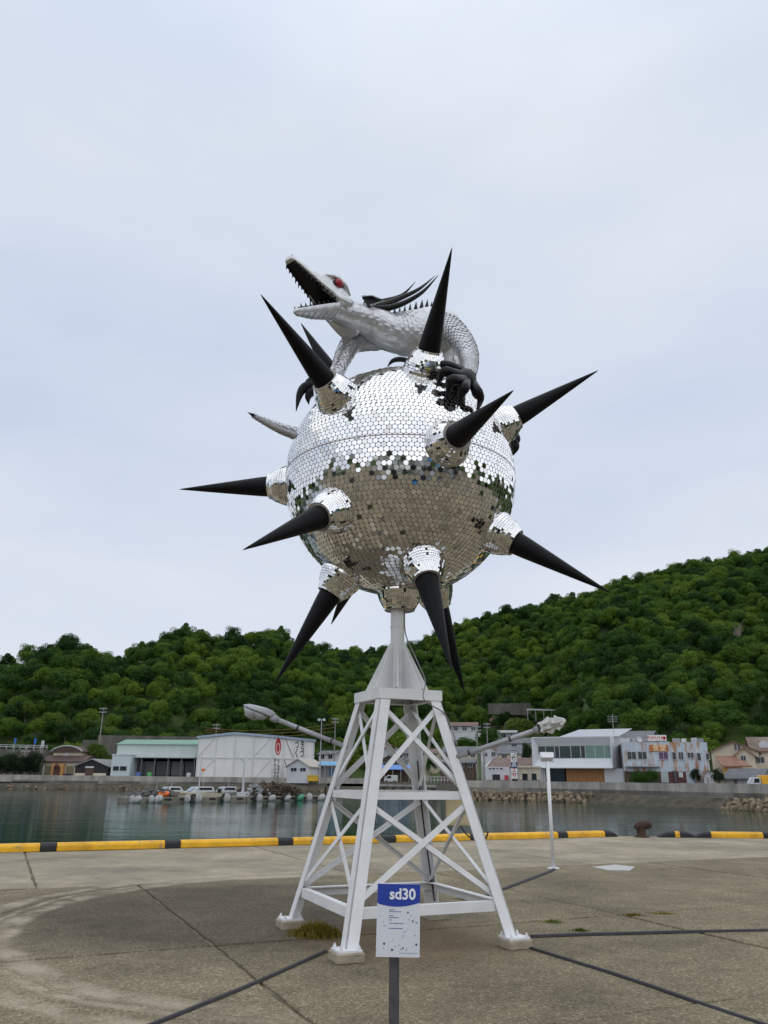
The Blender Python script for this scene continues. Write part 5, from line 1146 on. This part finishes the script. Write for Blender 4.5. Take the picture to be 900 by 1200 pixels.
B2 = Bld('tiled_house', 'brown-roofed house with two dormers behind the cream gabled house', 'house', 886, 152, 930, 150); z = B2.xz(890, 878)[1]; B2.house_wall(0, B2.W, 0, 9, z, 2.6, W_CREAM); B2.gable('roof', 0, B2.W, 0, 9, z, 2.4, T_BRN, .6)
for x_ in (1.2, 4.2): MB().prism([(x_, z), (x_+1.8, z), (x_+1.8, z+1.0), (x_+.9, z+1.6), (x_, z+1.0)], .6, 3).build('dormer', W_WHITE, B2.root)
B = Bld('grey_shed', 'low grey shed with long tiled roof behind the seawall', 'shed', 848, 121, 889, 117); z = B.xz(860, 910.5)[1]; B.house_wall(0, B.W, 0, 5, z, 1.2, W_GREY); B.gable('roof', 0, B.W, 0, 5, z, 1.2, T_GREY, .4); B.pbox('door', (860, 911, 864, 918), -.08, -.003, W_WOOD)
B = Bld('white_hut', 'small white hut under a tin roof beside the ivy on the diner', 'hut', 824, 121, 836, 120.5); z = B.xz(826, 909)[1]; B.house_wall(0, B.W, 0, 3, z, .9, W_WHITE, 'y'); B.gable('roof', 0, B.W, 0, 3, z, .9, mat('grey_tin', (.2, .2, .2)), .25, 'y', .1); B.pbox('door', (828, 911, 831, 918), -.06, -.003, W_GREY)
# truck
q = at(879.5, 920, 100); tk = thing('delivery_truck', 'small truck with a yellow tarpaulin box parked behind the seawall', 'truck', (q.x, q.y, .3), math.atan2(-21.4, 9.8)*.15)
MB().box(1.35, 5.2, 0, 1.8, .75, 2.0).build('cargo_box', mat('yellow_tarp', (.72, .36, .015), .55, scale=1.5, var=.12, bump=.3, bscale=3), tk, bevel=.05)
mb = MB(); mb.prism([(0, .45), (1.28, .45), (1.28, 1.75), (.45, 1.75), (.05, 1.15)], .05, 1.7); cb = mb.build('cab', W_WHITE, tk, bevel=.05); mb = MB(); mb.prism([(.45, 1.15), (1.1, 1.15), (1.1, 1.62), (.58, 1.62)], .02, .049); mb.build('side_window', GLASS, cb); mb = MB(); mb.bar((.045, .2, 1.2), (.4, .2, 1.7), .02, .05); mb.build('windscreen', GLASS, cb)
MB().box(1.2, 5.1, .2, 1.6, .5, .74).build('chassis', DARK, tk)
for x in (.7, 4.2):
    for y in (-.02, 1.6): MB().lathe([(.33, 0), (.36, .04), (.36, .18), (.33, .22)], (x, y, .36), (0, 1, 0), 16).build('wheel', RUB, tk)

# --- fishing tackle shop and sign tower
B = Bld('tackle_shop', 'low shop with brown tiled roof and white front beside the sign tower', 'shop', 568, 140, 636, 136.5); z = B.xz(600, 897.5)[1]; h = B.xz(600, 887)[1]-z; W = B.W
B.house_wall(0, W, .3, 10, z-.1, h, W_WHITE); B.gable('roof', .8, W, .6, 10, z, h, T_BRN, .5); B.pbox('white_front', (569, 898.5, 597.5, 914), 0, .29, W_WHITE); B.pbox('door', (577, 907.5, 586, 914), -.06, -.003, DARK); B.pbox('red_machine', (592, 908.5, 596, 914), -.6, -.003, mat('vend_red', (.45, .02, .03), .4))
for k, (x0, x1) in enumerate(((573, 575.5), (577, 580), (582, 584), (586, 589))): B.pbox('wall_vent', (x0, 900, x1, 901.5), -.05, -.003, DARK)
B.pbox('carport_beam', (606, 897.5, 634, 899.5), -.4, -.002, W_CREAM); B.pbox('carport_wall', (607, 899.6, 634, 914), .0, .29, W_CREAM); B.pbox('shop_window', (612, 906.5, 618.5, 914), -.05, -.003, GLASS); B.pbox('shop_window', (623, 906.5, 629, 914), -.05, -.003, GLASS)
for x_ in (607, 620.5, 633): a = B.xz(x_, 905)[0]; B.box('carport_post', a, a+.15, 0, z-.2, -.35, -.2, FRM)
Sg = Bld('sign_tower', 'tall narrow tackle shop sign tower with five stacked character panels', 'sign', 599.3, 134.5, 606.3, 134.2); W = Sg.W; zb_ = Sg.xz(602, 913)[1]; ztp = Sg.xz(602, 880.3)[1]
Sg.box('core', .03, W-.03, 0, ztp+.1, .05, .55, DARK); ph_ = (ztp-zb_)/5
for i, (ch, bgc, fg) in enumerate((('つ', 'w', BLKL), ('り', 'w', BLKL), ('具', 'b', W_WHITE), ('エ', 'w', REDL), ('サ', 'w', REDL))):
    za = ztp-ph_*(i+1)+.05; p_ = Sg.box('sign_panel', 0, W, za, za+ph_-.1, -.05, .04, mat('panel_white', (.68, .69, .7), .4) if bgc == 'w' else mat('panel_navy', (.02, .05, .22), .4)); text_part(ch, ph_*.95, fg, p_, Matrix.Translation((W/2, -.056, za+ph_*.46)) @ Matrix.Rotation(PI/2, 4, 'X'), bold=.02, thick=.004)

# --- town houses behind, in the valley
def town(label, r, D, wallm, roofm, axis='x', d=7, hroof=1.4, wins=1, z0=.3, name='town_house', cat='house'):
    x0, ytop, x1, yeave, yb = r; B = Bld(name, label, cat, x0, D, x1, D-1.5, z0=z0); z = max(1.2, B.xz((x0+x1)/2, yeave)[1]); h = max(.6, B.xz((x0+x1)/2, ytop)[1]-z)
    B.house_wall(0, B.W, 0, d, z, h, wallm, axis); B.gable('roof', 0, B.W, 0, d, z, h, roofm, .5, axis)
    n_ = max(1, int((x1-x0)/9)) if wins else 0
    for i in range(n_):
        a = x0+(x1-x0)*(i+.25)/n_; c = a+(x1-x0)/n_*.5; dy = min(4.5, (yb-yeave)*.5); B.win((a, yeave+1.5, c, yeave+1.5+dy), 2)
    return B
town('grey-roofed store with a white arched front beside the tower leg', (373, 879, 392, 883, 905), 232, W_WHITE, T_GREY, hroof=1)
town('house with red roof and pale wall rising behind the blue sheets', (438, 872, 453, 876, 900), 262, mat('pale_blue_wall2', (.45, .5, .52), .7), T_RED)
town('dark wooden house with black gabled roof behind the white van', (443, 885, 469, 892, 905), 238, W_WOOD, T_GREY, 'y')
town('low house with grey tiled roof beside the dark wooden house', (462, 876, 486, 882, 905), 250, W_GREY, T_GREY)
town('cream house with grey roof seen through the tower braces', (478, 884, 500, 890, 908), 232, W_CREAM, T_GREY)
town('brown house with orange door behind the tower back leg', (489, 877, 512, 882, 908), 246, W_CREAM, T_BRN)
town('long house with grey tiled roof left of the utility pole', (520, 874, 559, 881, 908), 225, W_CREAM, T_GREY)
town('low dark house under a long grey eave by the white railing', (516, 889, 556, 893, 911), 215, W_WOOD, T_GREY)
B = town('white two-storey house with brown roof up the slope', (529, 845.5, 560, 850, 862), 275, W_WHITE, T_BRN, z0=13.)
town('red-brown roofed house half hidden in trees up the slope', (576, 841, 601, 845, 856), 300, W_WOOD, T_RED, z0=16)
town('house with flat grey roof amid shrubs up the slope', (585, 855, 606, 858, 870), 265, W_GREY, mat('flat_grey', (.3, .3, .29), .7), z0=9)
town('white gabled house with a brown roof behind the lamp arm', (564, 872, 583, 880, 900), 218, W_WHITE, T_BRN, 'y')
town('grey tiled house behind the tackle shop', (585, 874, 620, 882, 900), 190, W_CREAM, T_GREY)
town('second grey tiled house with pale wall beside the modern building', (596, 864, 622, 870, 885), 215, W_WHITE, T_GREY, z0=3)
B = Bld('terrace_wall', 'weathered concrete terrace wall on the slope above the houses', 'wall', 575, 296, 626, 300, z0=at(590, 837, 296).z)
for k in range(4): B.box('wall_panel', B.W*k/4+.03, B.W*(k+1)/4-.03, B.xz(590, 834)[1]*0, B.xz(590, 825-k*.7)[1], 0, .6, mat('old_concrete', (.1, .1, .1)))
B = Bld('footbridge', 'thin white railing on the slope above the houses', 'railing', 621, 285, 661, 287, z0=at(640, 846, 286).z); zz = B.xz(640, 832)[1]; B.box('rail', 0, B.W, zz-.2, zz+.3, 0, .3, W_WHITE)
for k in range(5): B.box('post', .1+B.W*.24*k, .3+B.W*.24*k, 0, zz-.21, .05, .25, FRM)
BLS = mat('blue_sheet', (.10, .30, .50)); 
B = Bld('market_awning', 'blue sheet awning over market stalls behind the tower', 'awning', 441, 212, 480, 211); z = B.xz(460, 902)[1]; zt1 = B.xz(460, 896.5)[1]; mb = MB(); mb.prism([(0, z), (0, z+.12), (4, zt1+.1), (4, zt1)], 0, B.W, Matrix.Rotation(PI/2, 4, 'Z') @ Matrix.Scale(-1, 4, (0, 1, 0))); mb.build('sheet', mat('blue_tarp', (.06, .20, .50), .5), B.root)
for k in range(5): B.box('post', B.W*k/4.1, B.W*k/4.1+.1, 0, z+.02, .1, .2, FRM)
B.box('back_wall', 0, B.W, 0, z, 3.5, 3.8, W_WOOD)
vn = Bld('white_van', 'small white truck cab parked beside the blue awning', 'van', 450, 203, 463, 202.5); mb = MB(); mb.prism([(0, .4), (3.2, .4), (3.2, 1.9), (.9, 1.9), (.1, 1.2)], 0, 1.7); mb.build('body', W_WHITE, vn.root, bevel=.08); mb = MB(); mb.prism([(.5, 1.2), (1.8, 1.2), (1.8, 1.75), (.95, 1.75)], -.02, -.003); mb.build('side_window', GLASS, vn.root)
for x in (.6, 2.6): MB().lathe([(.34, 0), (.36, .2)], (x, -.05, .36), (0, 1, 0), 14).build('wheel', RUB, vn.root)
B = Bld('white_railing', 'white railing along the harbour road behind the tower', 'railing', 497, 190, 541, 189, z0=.7); zz = 1.15
for k in range(12): B.box('post', B.W*k/11.2, B.W*k/11.2+.1, 0, zz, 0, .1, W_WHITE)
for z_ in (.5, zz): B.box('rail', 0, B.W, z_, z_+.1, -.06, -.002, W_WHITE)
B = Bld('pier', 'dark concrete pier on short piles below the white railing', 'pier', 436, 172, 560, 150, z0=-1.6); B.box('deck', 0, B.W, 1.2, 1.9, 0, 5, CON_D)
for k in range(11): B.box('pile', B.W*k/10.5, B.W*k/10.5+.5, 0, 1.198, .4, .9, CON_D)
B.box('fascia', 0, B.W, 1.55, 1.95, -.2, -.002, CON_W)

# ================================================================== RAFT, BOATS, POLES
A0, A1 = gnd(150, 941, WATER_Z), gnd(376, 938, WATER_Z); d = (A1-A0); Ls = d.length; rz = math.atan2(d.y, d.x)
raft = thing('mooring_raft', 'long floating mooring raft with grey deck and dark slots', 'raft', (A0.x, A0.y, WATER_Z), rz)
RC = mat('raft_concrete', (.13, .12, .09), .85, scale=.8, col2=(.22, .21, .17)); nseg = 7
for i in range(nseg):
    MB().box(Ls*i/nseg+.05, Ls*(i+1)/nseg-.05, 0, 3.2, -.3, .62).build('float_section', RC, raft, bevel=.04)
    for k in range(2): x = Ls*(i+.25+.5*k)/nseg; MB().box(x-.45, x+.45, -.04, -.002, .22, .45).build('slot', DARK, raft)
FEN = [mat('white_fender', (.20, .20, .19), .6, scale=2.2, col2=(.5, .51, .5)), mat('green_fender', (.05, .22, .13), .5), mat('tyre_black', (.02, .02, .02), .7)]
Mraft = Matrix.Translation(raft.location) @ Matrix.Rotation(rz, 4, 'Z')
for i, (px, kind_) in enumerate(((152, 0), (157, 0), (171, 0), (178, 0), (209, 0), (216, 2), (221, 0), (251, 2), (253, 0), (290, 2), (292, 0), (308, 0), (326, 2), (328, 0), (343, 2), (345, 1), (357, 0), (374, 0))):
    x = Ls*(px-150)/226; c = Mraft @ Vector((x, -.35-.12*(kind_ != 2), .30)); nm = 'tyre_fender' if kind_ == 2 else 'float_fender'
    lab = {0: 'white float fender hung on the side of the mooring raft', 1: 'green float fender hung on the side of the mooring raft', 2: 'black tyre fender hung on the side of the mooring raft'}[kind_]
    t = thing(nm, lab, 'fender', c, rz, {0: 'white fenders on the mooring raft', 2: 'tyre fenders on the mooring raft'}.get(kind_))
    if kind_ == 2: mb = MB(); mb.lathe([(.30, -.12), (.52, -.12), (.58, -.05), (.58, .05), (.52, .12), (.30, .12), (.30, -.12)], (0, 0, .1), (0, 1, 0), 18, cap=False); mb.build('tyre', FEN[2], t)
    else:
        s = random.uniform(.85, 1.15); MB().lathe([(.02, -.6*s), (.25*s, -.5*s), (.40*s, -.2*s), (.40*s, .2*s), (.25*s, .5*s), (.02, .6*s)], (0, 0, .08), (.85, 0, .5) if i % 2 else (.1, 0, 1), 14).build('float', FEN[kind_], t, smooth=True)
    MB().tube([(0, .1, .3), (0, .36, .45)], .03, 6).build('rope', mat('rope', (.3, .28, .22), .8), t)
def motorboat(label, loc, rz_, Lb, hull_m):
    t = thing('motorboat', label, 'boat', loc, rz_); secs = []
    for s_, w, z0, z1 in ((0, .85, -.2, .62), (.3, .95, -.25, .62), (.6, .9, -.22, .70), (.85, .5, -.05, .85), (1, .04, .4, .98)):
        secs.append([Vector((s_*Lb, w*a, z0+(z1-z0)*b_)) for a, b_ in ((-.55, 0), (.55, 0), (.9, .5), (1, 1), (-1, 1), (-.9, .5))])
    mb = MB(); smooth_loft(mb, secs); mb.build('hull', hull_m, t); mb = MB(); mb.prism([(Lb*.12, .64), (Lb*.58, .64), (Lb*.46, 1.30), (Lb*.16, 1.30)], -.7, .7); c = mb.build('cabin', W_WHITE, t, bevel=.04)
    for sd in (-.712, .7): mb = MB(); mb.prism([(Lb*.18, .95), (Lb*.47, .95), (Lb*.43, 1.2), (Lb*.2, 1.2)], sd, sd+.012); mb.build('side_window', GLASS, c)
    mb = MB(); mb.bar((Lb*.565, 0, .85), (Lb*.49, 0, 1.25), 1.1, .02, up=(1, 0, .2)); mb.build('windscreen', mat('pale_glass', (.25, .32, .36), .1), c)
    MB().box(-.25, -.003, -.25, .25, .3, 1.1).build('outboard_motor', KBL, t); mb = MB(); mb.tube([(Lb*.3, 0, 1.30), (Lb*.3, 0, 2.4)], .03, 6); mb.build('mast', FRM, t); MB().box(0, Lb*.8, -.87, .87, .60, .62).build('deck', W_CREAM, t); return t
q = Mraft @ Vector((Ls*(266-150)/226, 4.4, .28)); mbt = motorboat('cream motorboat with white cabin moored behind the raft', q, rz+PI, 6.8, mat('cream_hull', (.55, .50, .36), .35)); mbt.scale = (1.15, 1.2, 1.12); q = Mraft @ Vector((Ls*.17, 5.2, 0)); motorboat('small white open boat moored at the end of the raft', q, rz+.05, 4.2, W_WHITE)
for i_, (px_, yy_, rr_, lb_, hm_) in enumerate(((206, 6.2, .12, 'slim white motorboat moored side by side with the raft end', W_WHITE), (300, 6.0, PI-.1, 'white motorboat with grey hull behind the davit', W_GREY), (366, 5.4, PI+.06, 'white motorboat moored behind the heap of brown poles', W_WHITE))):
    q = Mraft @ Vector((Ls*(px_-150)/226, yy_, .22)); mq = motorboat(lb_, q, rz+rr_, 5.2, hm_); mq.scale = (1.1, 1.1, 1.15)
r = random.Random(9)
def heap(label, x0, x1, cnt, hgt, m, name, wd=2.4, stick=True):
    t = thing(name, label, 'heap', Mraft @ Vector((x0, .4, .62)), rz); mb = MB()
    for i in range(cnt):
        f_ = r.random(); x = (x1-x0)*f_; h = hgt*(math.sin(PI*min(.97, max(.03, f_)))**.5)*r.random(); y = r.uniform(.2, wd-.2); a = Vector((x, y, h)); v_ = Vector((r.uniform(-1, 1), r.uniform(-.6, .6), r.uniform(-.35, .35))).normalized()*r.uniform(.3, .8)
        if stick: mb.tube([a-v_, a+v_], r.uniform(.05, .10), 5)
        else: mb.bar(a-v_*.5, a+v_*.5, r.uniform(.25, .5), r.uniform(.2, .45))
    o_ = mb.build('pile', m, t); o_['kind'] = 'stuff'; return t
X = lambda px: Ls*(px-150)/226
heap('heap of brown oyster poles and netting on the raft', X(282), X(358), 380, 1.7, mat('brown_netting', (.05, .038, .026), .9, scale=2, col2=(.16, .12, .08)), 'pole_heap'); heap('heap of pale grey crates and nets behind the heap of brown poles', X(284), X(312), 55, 1.5, mat('grey_netting', (.30, .31, .32), .8, scale=2, var=.3), 'crate_heap', stick=False)
heap('dark clutter of ropes and gear on the raft end', X(162), X(205), 130, .9, mat('dark_gear', (.035, .035, .038), .8, scale=2, col2=(.22, .22, .21)), 'gear_heap')
t = thing('orange_float', 'bright orange float lying on the raft end', 'float', Mraft @ Vector((X(188), .7, .95)), rz); MB().lathe([(.02, -.75), (.25, -.65), (.33, -.3), (.33, .3), (.25, .65), (.02, .75)], (0, 0, 0), (1, 0, .05), 14).build('float_body', mat('orange_plastic', (.75, .16, .015), .45), t, smooth=True); MB().tube([(-.72, 0, .0), (-.9, -.1, -.25)], .03, 6).build('rope', mat('rope', (.3, .3, .2)), t)
q = Mraft @ Vector((X(278), .8, .62)); t = thing('loading_davit', 'white Y-shaped loading davit standing on the raft', 'crane', q, rz); MB().box(-.6, .6, -.5, .5, 0, .5).build('base', W_WHITE, t); MB().tube([(0, 0, .5), (-.05, 0, 4.2)], [.16, .10], 10).build('post', W_WHITE, t); mb = MB(); mb.tube([(-.05, 0, 4.2), (.55, 0, 4.8)], .07, 8); mb.tube([(-.05, 0, 4.2), (-.65, 0, 4.75)], .07, 8); mb.build('fork', W_WHITE, t)
q = Mraft @ Vector((X(226), .8, .62)); t = thing('raft_mast', 'thin white mast with a small orange flag on the raft', 'mast', q, rz); MB().tube([(0, 0, 0), (.1, 0, 5.6)], [.10, .04], 8).build('pole', W_WHITE, t); MB().box(.2, .65, -.02, .02, 3.0, 3.35).build('flag', mat('orange_plastic', (.7, .15, .02)), t); MB().box(-.25, .25, -.25, .25, 0, .12).build('foot', W_WHITE, t)
# utility poles
POLE = mat('pole_concrete', (.24, .23, .21), .85, scale=1, var=.15)
def upole(label, px, ytop, D, zb=.3, arms=2, trans=False):
    q = at(px, ytop, D); t = thing('utility_pole', label, 'utility pole', (q.x, q.y, zb), random.uniform(-.5, .5)); h = q.z-zb
    MB().tube([(0, 0, -.5), (0, 0, h)], [.22, .12], 10).build('pole', POLE, t)
    for k in range(arms): 
        z = h-.4-k*.9; c = MB().box(-1.0, 1.0, -.2, -.12, z-.06, z+.06).build('crossarm', GALV, t)
        for x in (-.9, -.4, .4, .9): MB().lathe([(.05, 0), (.08, .1), (.03, .22)], (x, -.16, z+.062), n=6).build('insulator', W_WHITE, c)
    if trans: MB().lathe([(.28, 0), (.32, .05), (.32, .85), (.25, .95)], (.5, -.3, h-2.8), n=12).build('transformer', GALV, t)
    return q
P1 = upole('utility pole standing before the retaining wall behind the boat shed', 121.5, 829, 216); upole('utility pole behind the white warehouse roof', 254, 848, 225, 3); P2 = upole('utility pole beside the lamp arm and grey store', 393, 841, 228)
upole('utility pole with transformer beside the long grey-tiled house', 558.5, 850, 205, arms=3, trans=True); upole('utility pole behind the transformer pole', 570.5, 847, 225); upole('utility pole on the slope above the terrace rail', 663, 815, 290, 15); upole('dark utility pole above the modern building roof', 697.5, 824, 240, 12)
upole('slanting utility pole in the trees above the diner roof', 800, 828, 215, 8); upole('utility pole rising alone from the upper wooded slope', 757.5, 694, 400, 70, 1); upole('short pole among bushes below the road embankment', 30.5, 874, 204); upole('short pole with a bracket beside the taller pole by the bushes', 19.5, 886, 203, arms=1); upole('pole beside the brown shop roof', 567, 880, 150, arms=1)
q = at(377, 843, 182); t = thing('harbour_lamp', 'tall grey harbour lamp post with two floodlights beside the small office', 'lamp post', (q.x, q.y, .3)); h = q.z-.3; MB().tube([(0, 0, 0), (0, 0, h)], [.16, .09], 10).build('pole', GALV, t); MB().box(-.5, .5, -.05, .05, h-.1, h+.02).build('crossbar', GALV, t)
for s_ in (-1, 1): MB().box(s_*.55-.3, s_*.55+.3, -.35, -.052, h-.35, h+.15).build('floodlight', W_WHITE, t)
WIRE = mat('orange_sleeved_wire', (.22, .13, .04), .7)
for k in range(3):
    a = at(240, 853+k*2.5, 224); b_ = at(392, 848+k*4.5, 228); m_ = (a+b_)/2-Vector((0, 0, 1.2)); cable('overhead_wire', 'sagging overhead wire with ochre sleeves above the warehouse roof', [a, a.lerp(m_, .5)-Vector((0, 0, .35)), m_, m_.lerp(b_, .5)-Vector((0, 0, .35)), b_], .055, WIRE, 'wire', 'overhead wires above the warehouse')

# ================================================================== SHRUBS NEAR THE SHORE
def shrub(label, px, ytop, ybase, D, wpx, crown, name='shrub', cat='shrub', group=None, zb=.3):
    q = at(px, ytop, D); w = (at(px+wpx/2, ytop, D)-q).length; h = q.z-zb; t = thing(name, label, cat, (q.x, q.y, zb), random.uniform(0, 6), group); t.scale = (w, w, h/1.9); t.location.z -= h*.12; link('crown', crown, t); link('trunk', random.choice(TRUNKS), t); return t
shrub('light green bush behind the boat shed', 112, 868, 890, 212, 46, CR_Y[0]); shrub('light green bush above the beige house roof', 84, 864, 885, 214, 34, CR_Y[1]); shrub('bright yellow-green bush beside the pale annex block', 122, 874, 895, 209, 22, CR_Y[0])
for i, (px, yt, w) in enumerate(((-6, 884, 34), (5, 889, 30), (14, 879, 32), (22, 890, 26), (29, 883, 32), (38, 890, 24), (43, 878, 30))): shrub('dark bush between the road embankment and the seawall', px, yt, 908, 200, w, CR_D[i % 2], group='dark bushes below the road embankment')
shrub('dense green climber at the diner ground floor under the canopy', 746, 899, 917, 123.5, 24, CROWNS[1]); shrub('second green climber beside the diner shop door', 763, 900, 917, 123.3, 22, CROWNS[3]); shrub('dark ivy clump leaning at the diner end', 814, 898, 918, 121.5, 15, CR_D[0]); shrub('round dark bush before the low grey shed', 840, 897, 918, 118.5, 17, CR_D[1])
shrub('green bush seen between the tower legs', 412, 872, 905, 240, 30, CR_Y[0]); shrub('green tree behind the tower braces', 505, 886, 910, 228, 18, CROWNS[2], 'small_tree', 'tree'); shrub('bushy tree beside the white hillside house', 545, 858, 878, 262, 40, CROWNS[4], 'small_tree', 'tree', zb=8); shrub('round tree above the terrace wall', 610, 818, 838, 305, 24, CROWNS[5], 'small_tree', 'tree', zb=20); shrub('bare-looking grey bush by the modern building', 617, 868, 890, 180, 20, CR_D[0], zb=3)
shrub('green tree between the roofs behind the lamp arm', 572, 848, 875, 250, 34, CROWNS[0], 'small_tree', 'tree', zb=8); shrub('green tree left of the red-brown roof on the slope', 556, 832, 850, 300, 38, CROWNS[2], 'small_tree', 'tree', zb=17); shrub('pale scrub below the terrace wall', 606, 838, 852, 285, 50, CR_Y[1], zb=13)
shrub('leafy tree rising behind the red-roofed house', 430, 858, 890, 270, 44, CROWNS[0], 'small_tree', 'tree', zb=3); shrub('leafy tree filling the gap behind the market awning', 470, 855, 885, 272, 44, CROWNS[3], 'small_tree', 'tree', zb=4)
# one leafless tree on the right slope
q = hill_pt(886, 250); t = thing('bare_tree', 'leafless pale grey tree among the green wood on the slope', 'tree', q, 0); mb = MB(); r = random.Random(4); tp = Vector((0, 0, 7)); mb.tube([(0, 0, -1), (0, 0, 4), tp], [.28, .2, .12], 7); mb.build('trunk', mat('bare_bark', (.25, .22, .19), .9), t); mb = MB()
for k in range(26):
    s_ = Vector((0, 0, r.uniform(3.5, 7))); a = r.uniform(0, 6.28); e_ = s_+Vector((math.cos(a)*r.uniform(1, 2.6), math.sin(a)*r.uniform(1, 2.6), r.uniform(1.5, 4))); mb.tube([s_, (s_+e_)/2+Vector((0, 0, -.2)), e_], [.09, .06, .02], 5)
mb.build('branches', mat('bare_bark', (.25, .22, .19)), t)

# ================================================================== BEHIND THE VIEWER (invented terminal and cars, added only to be reflected in the ball)
B = thing('invented_terminal', 'invented white terminal with blue roof behind the viewer, added for reflections in the ball', 'building', (8, -13.5, 0), .0)
MB().box(0, 26, -8, 0, 0, 4.2).build('wall', W_WHITE, B); MB().box(-.8, 26.8, -8.8, .8, 4.205, 4.8).build('roof', mat('blue_sheet', (.1, .3, .5)), B)
for k in range(7): MB().box(1.2+k*3.5, 3.6+k*3.5, .004, .08, 1., 3.).build('window', GLASS, B)
for x, y, rz_, m_, lab in ((3.0, -9, .4, mat('car_sky_blue', (.03, .20, .50), .3), 'invented bright blue car behind the viewer, added for reflections in the ball'), (5.5, -12, .5, mat('car_lime', (.30, .36, .03), .3), 'invented lime green car behind the viewer, added for reflections in the ball'), (-4.5, -13, .2, mat('car_black', (.02, .02, .025), .3), 'invented black car behind the viewer, added for reflections in the ball'), (-9, -12, -.3, W_WHITE, 'invented white car behind the viewer, added for reflections in the ball')):
    c = thing('parked_car', lab, 'car', (x, y, .0), rz_); simple_car(c, 4.0, m_)  # unseen made-up car, there to put coloured flecks in the mirror tiles

def pt(px, y, D): return at(px, y, D)
for j_, (a, b_) in enumerate((((121.5, 830, 216), (254, 849, 225)), ((393, 842, 228), (558.5, 851, 205)), ((558.5, 851, 205), (697.5, 825, 240)), ((697.5, 825, 240), (800, 829, 215)), ((800, 829, 215), (960, 834, 200)))):
    for k in range(2):
        A = pt(*a)-Vector((0, 0, .4+.9*k)); B_ = pt(*b_)-Vector((0, 0, .4+.9*k)); m_ = (A+B_)/2-Vector((0, 0, 1.3)); cable('overhead_wire', 'thin dark overhead wire sagging between the utility poles', [A, A.lerp(m_, .5)-Vector((0, 0, .3)), m_, m_.lerp(B_, .5)-Vector((0, 0, .3)), B_], .028, RUB, 'wire', 'wires between the utility poles')
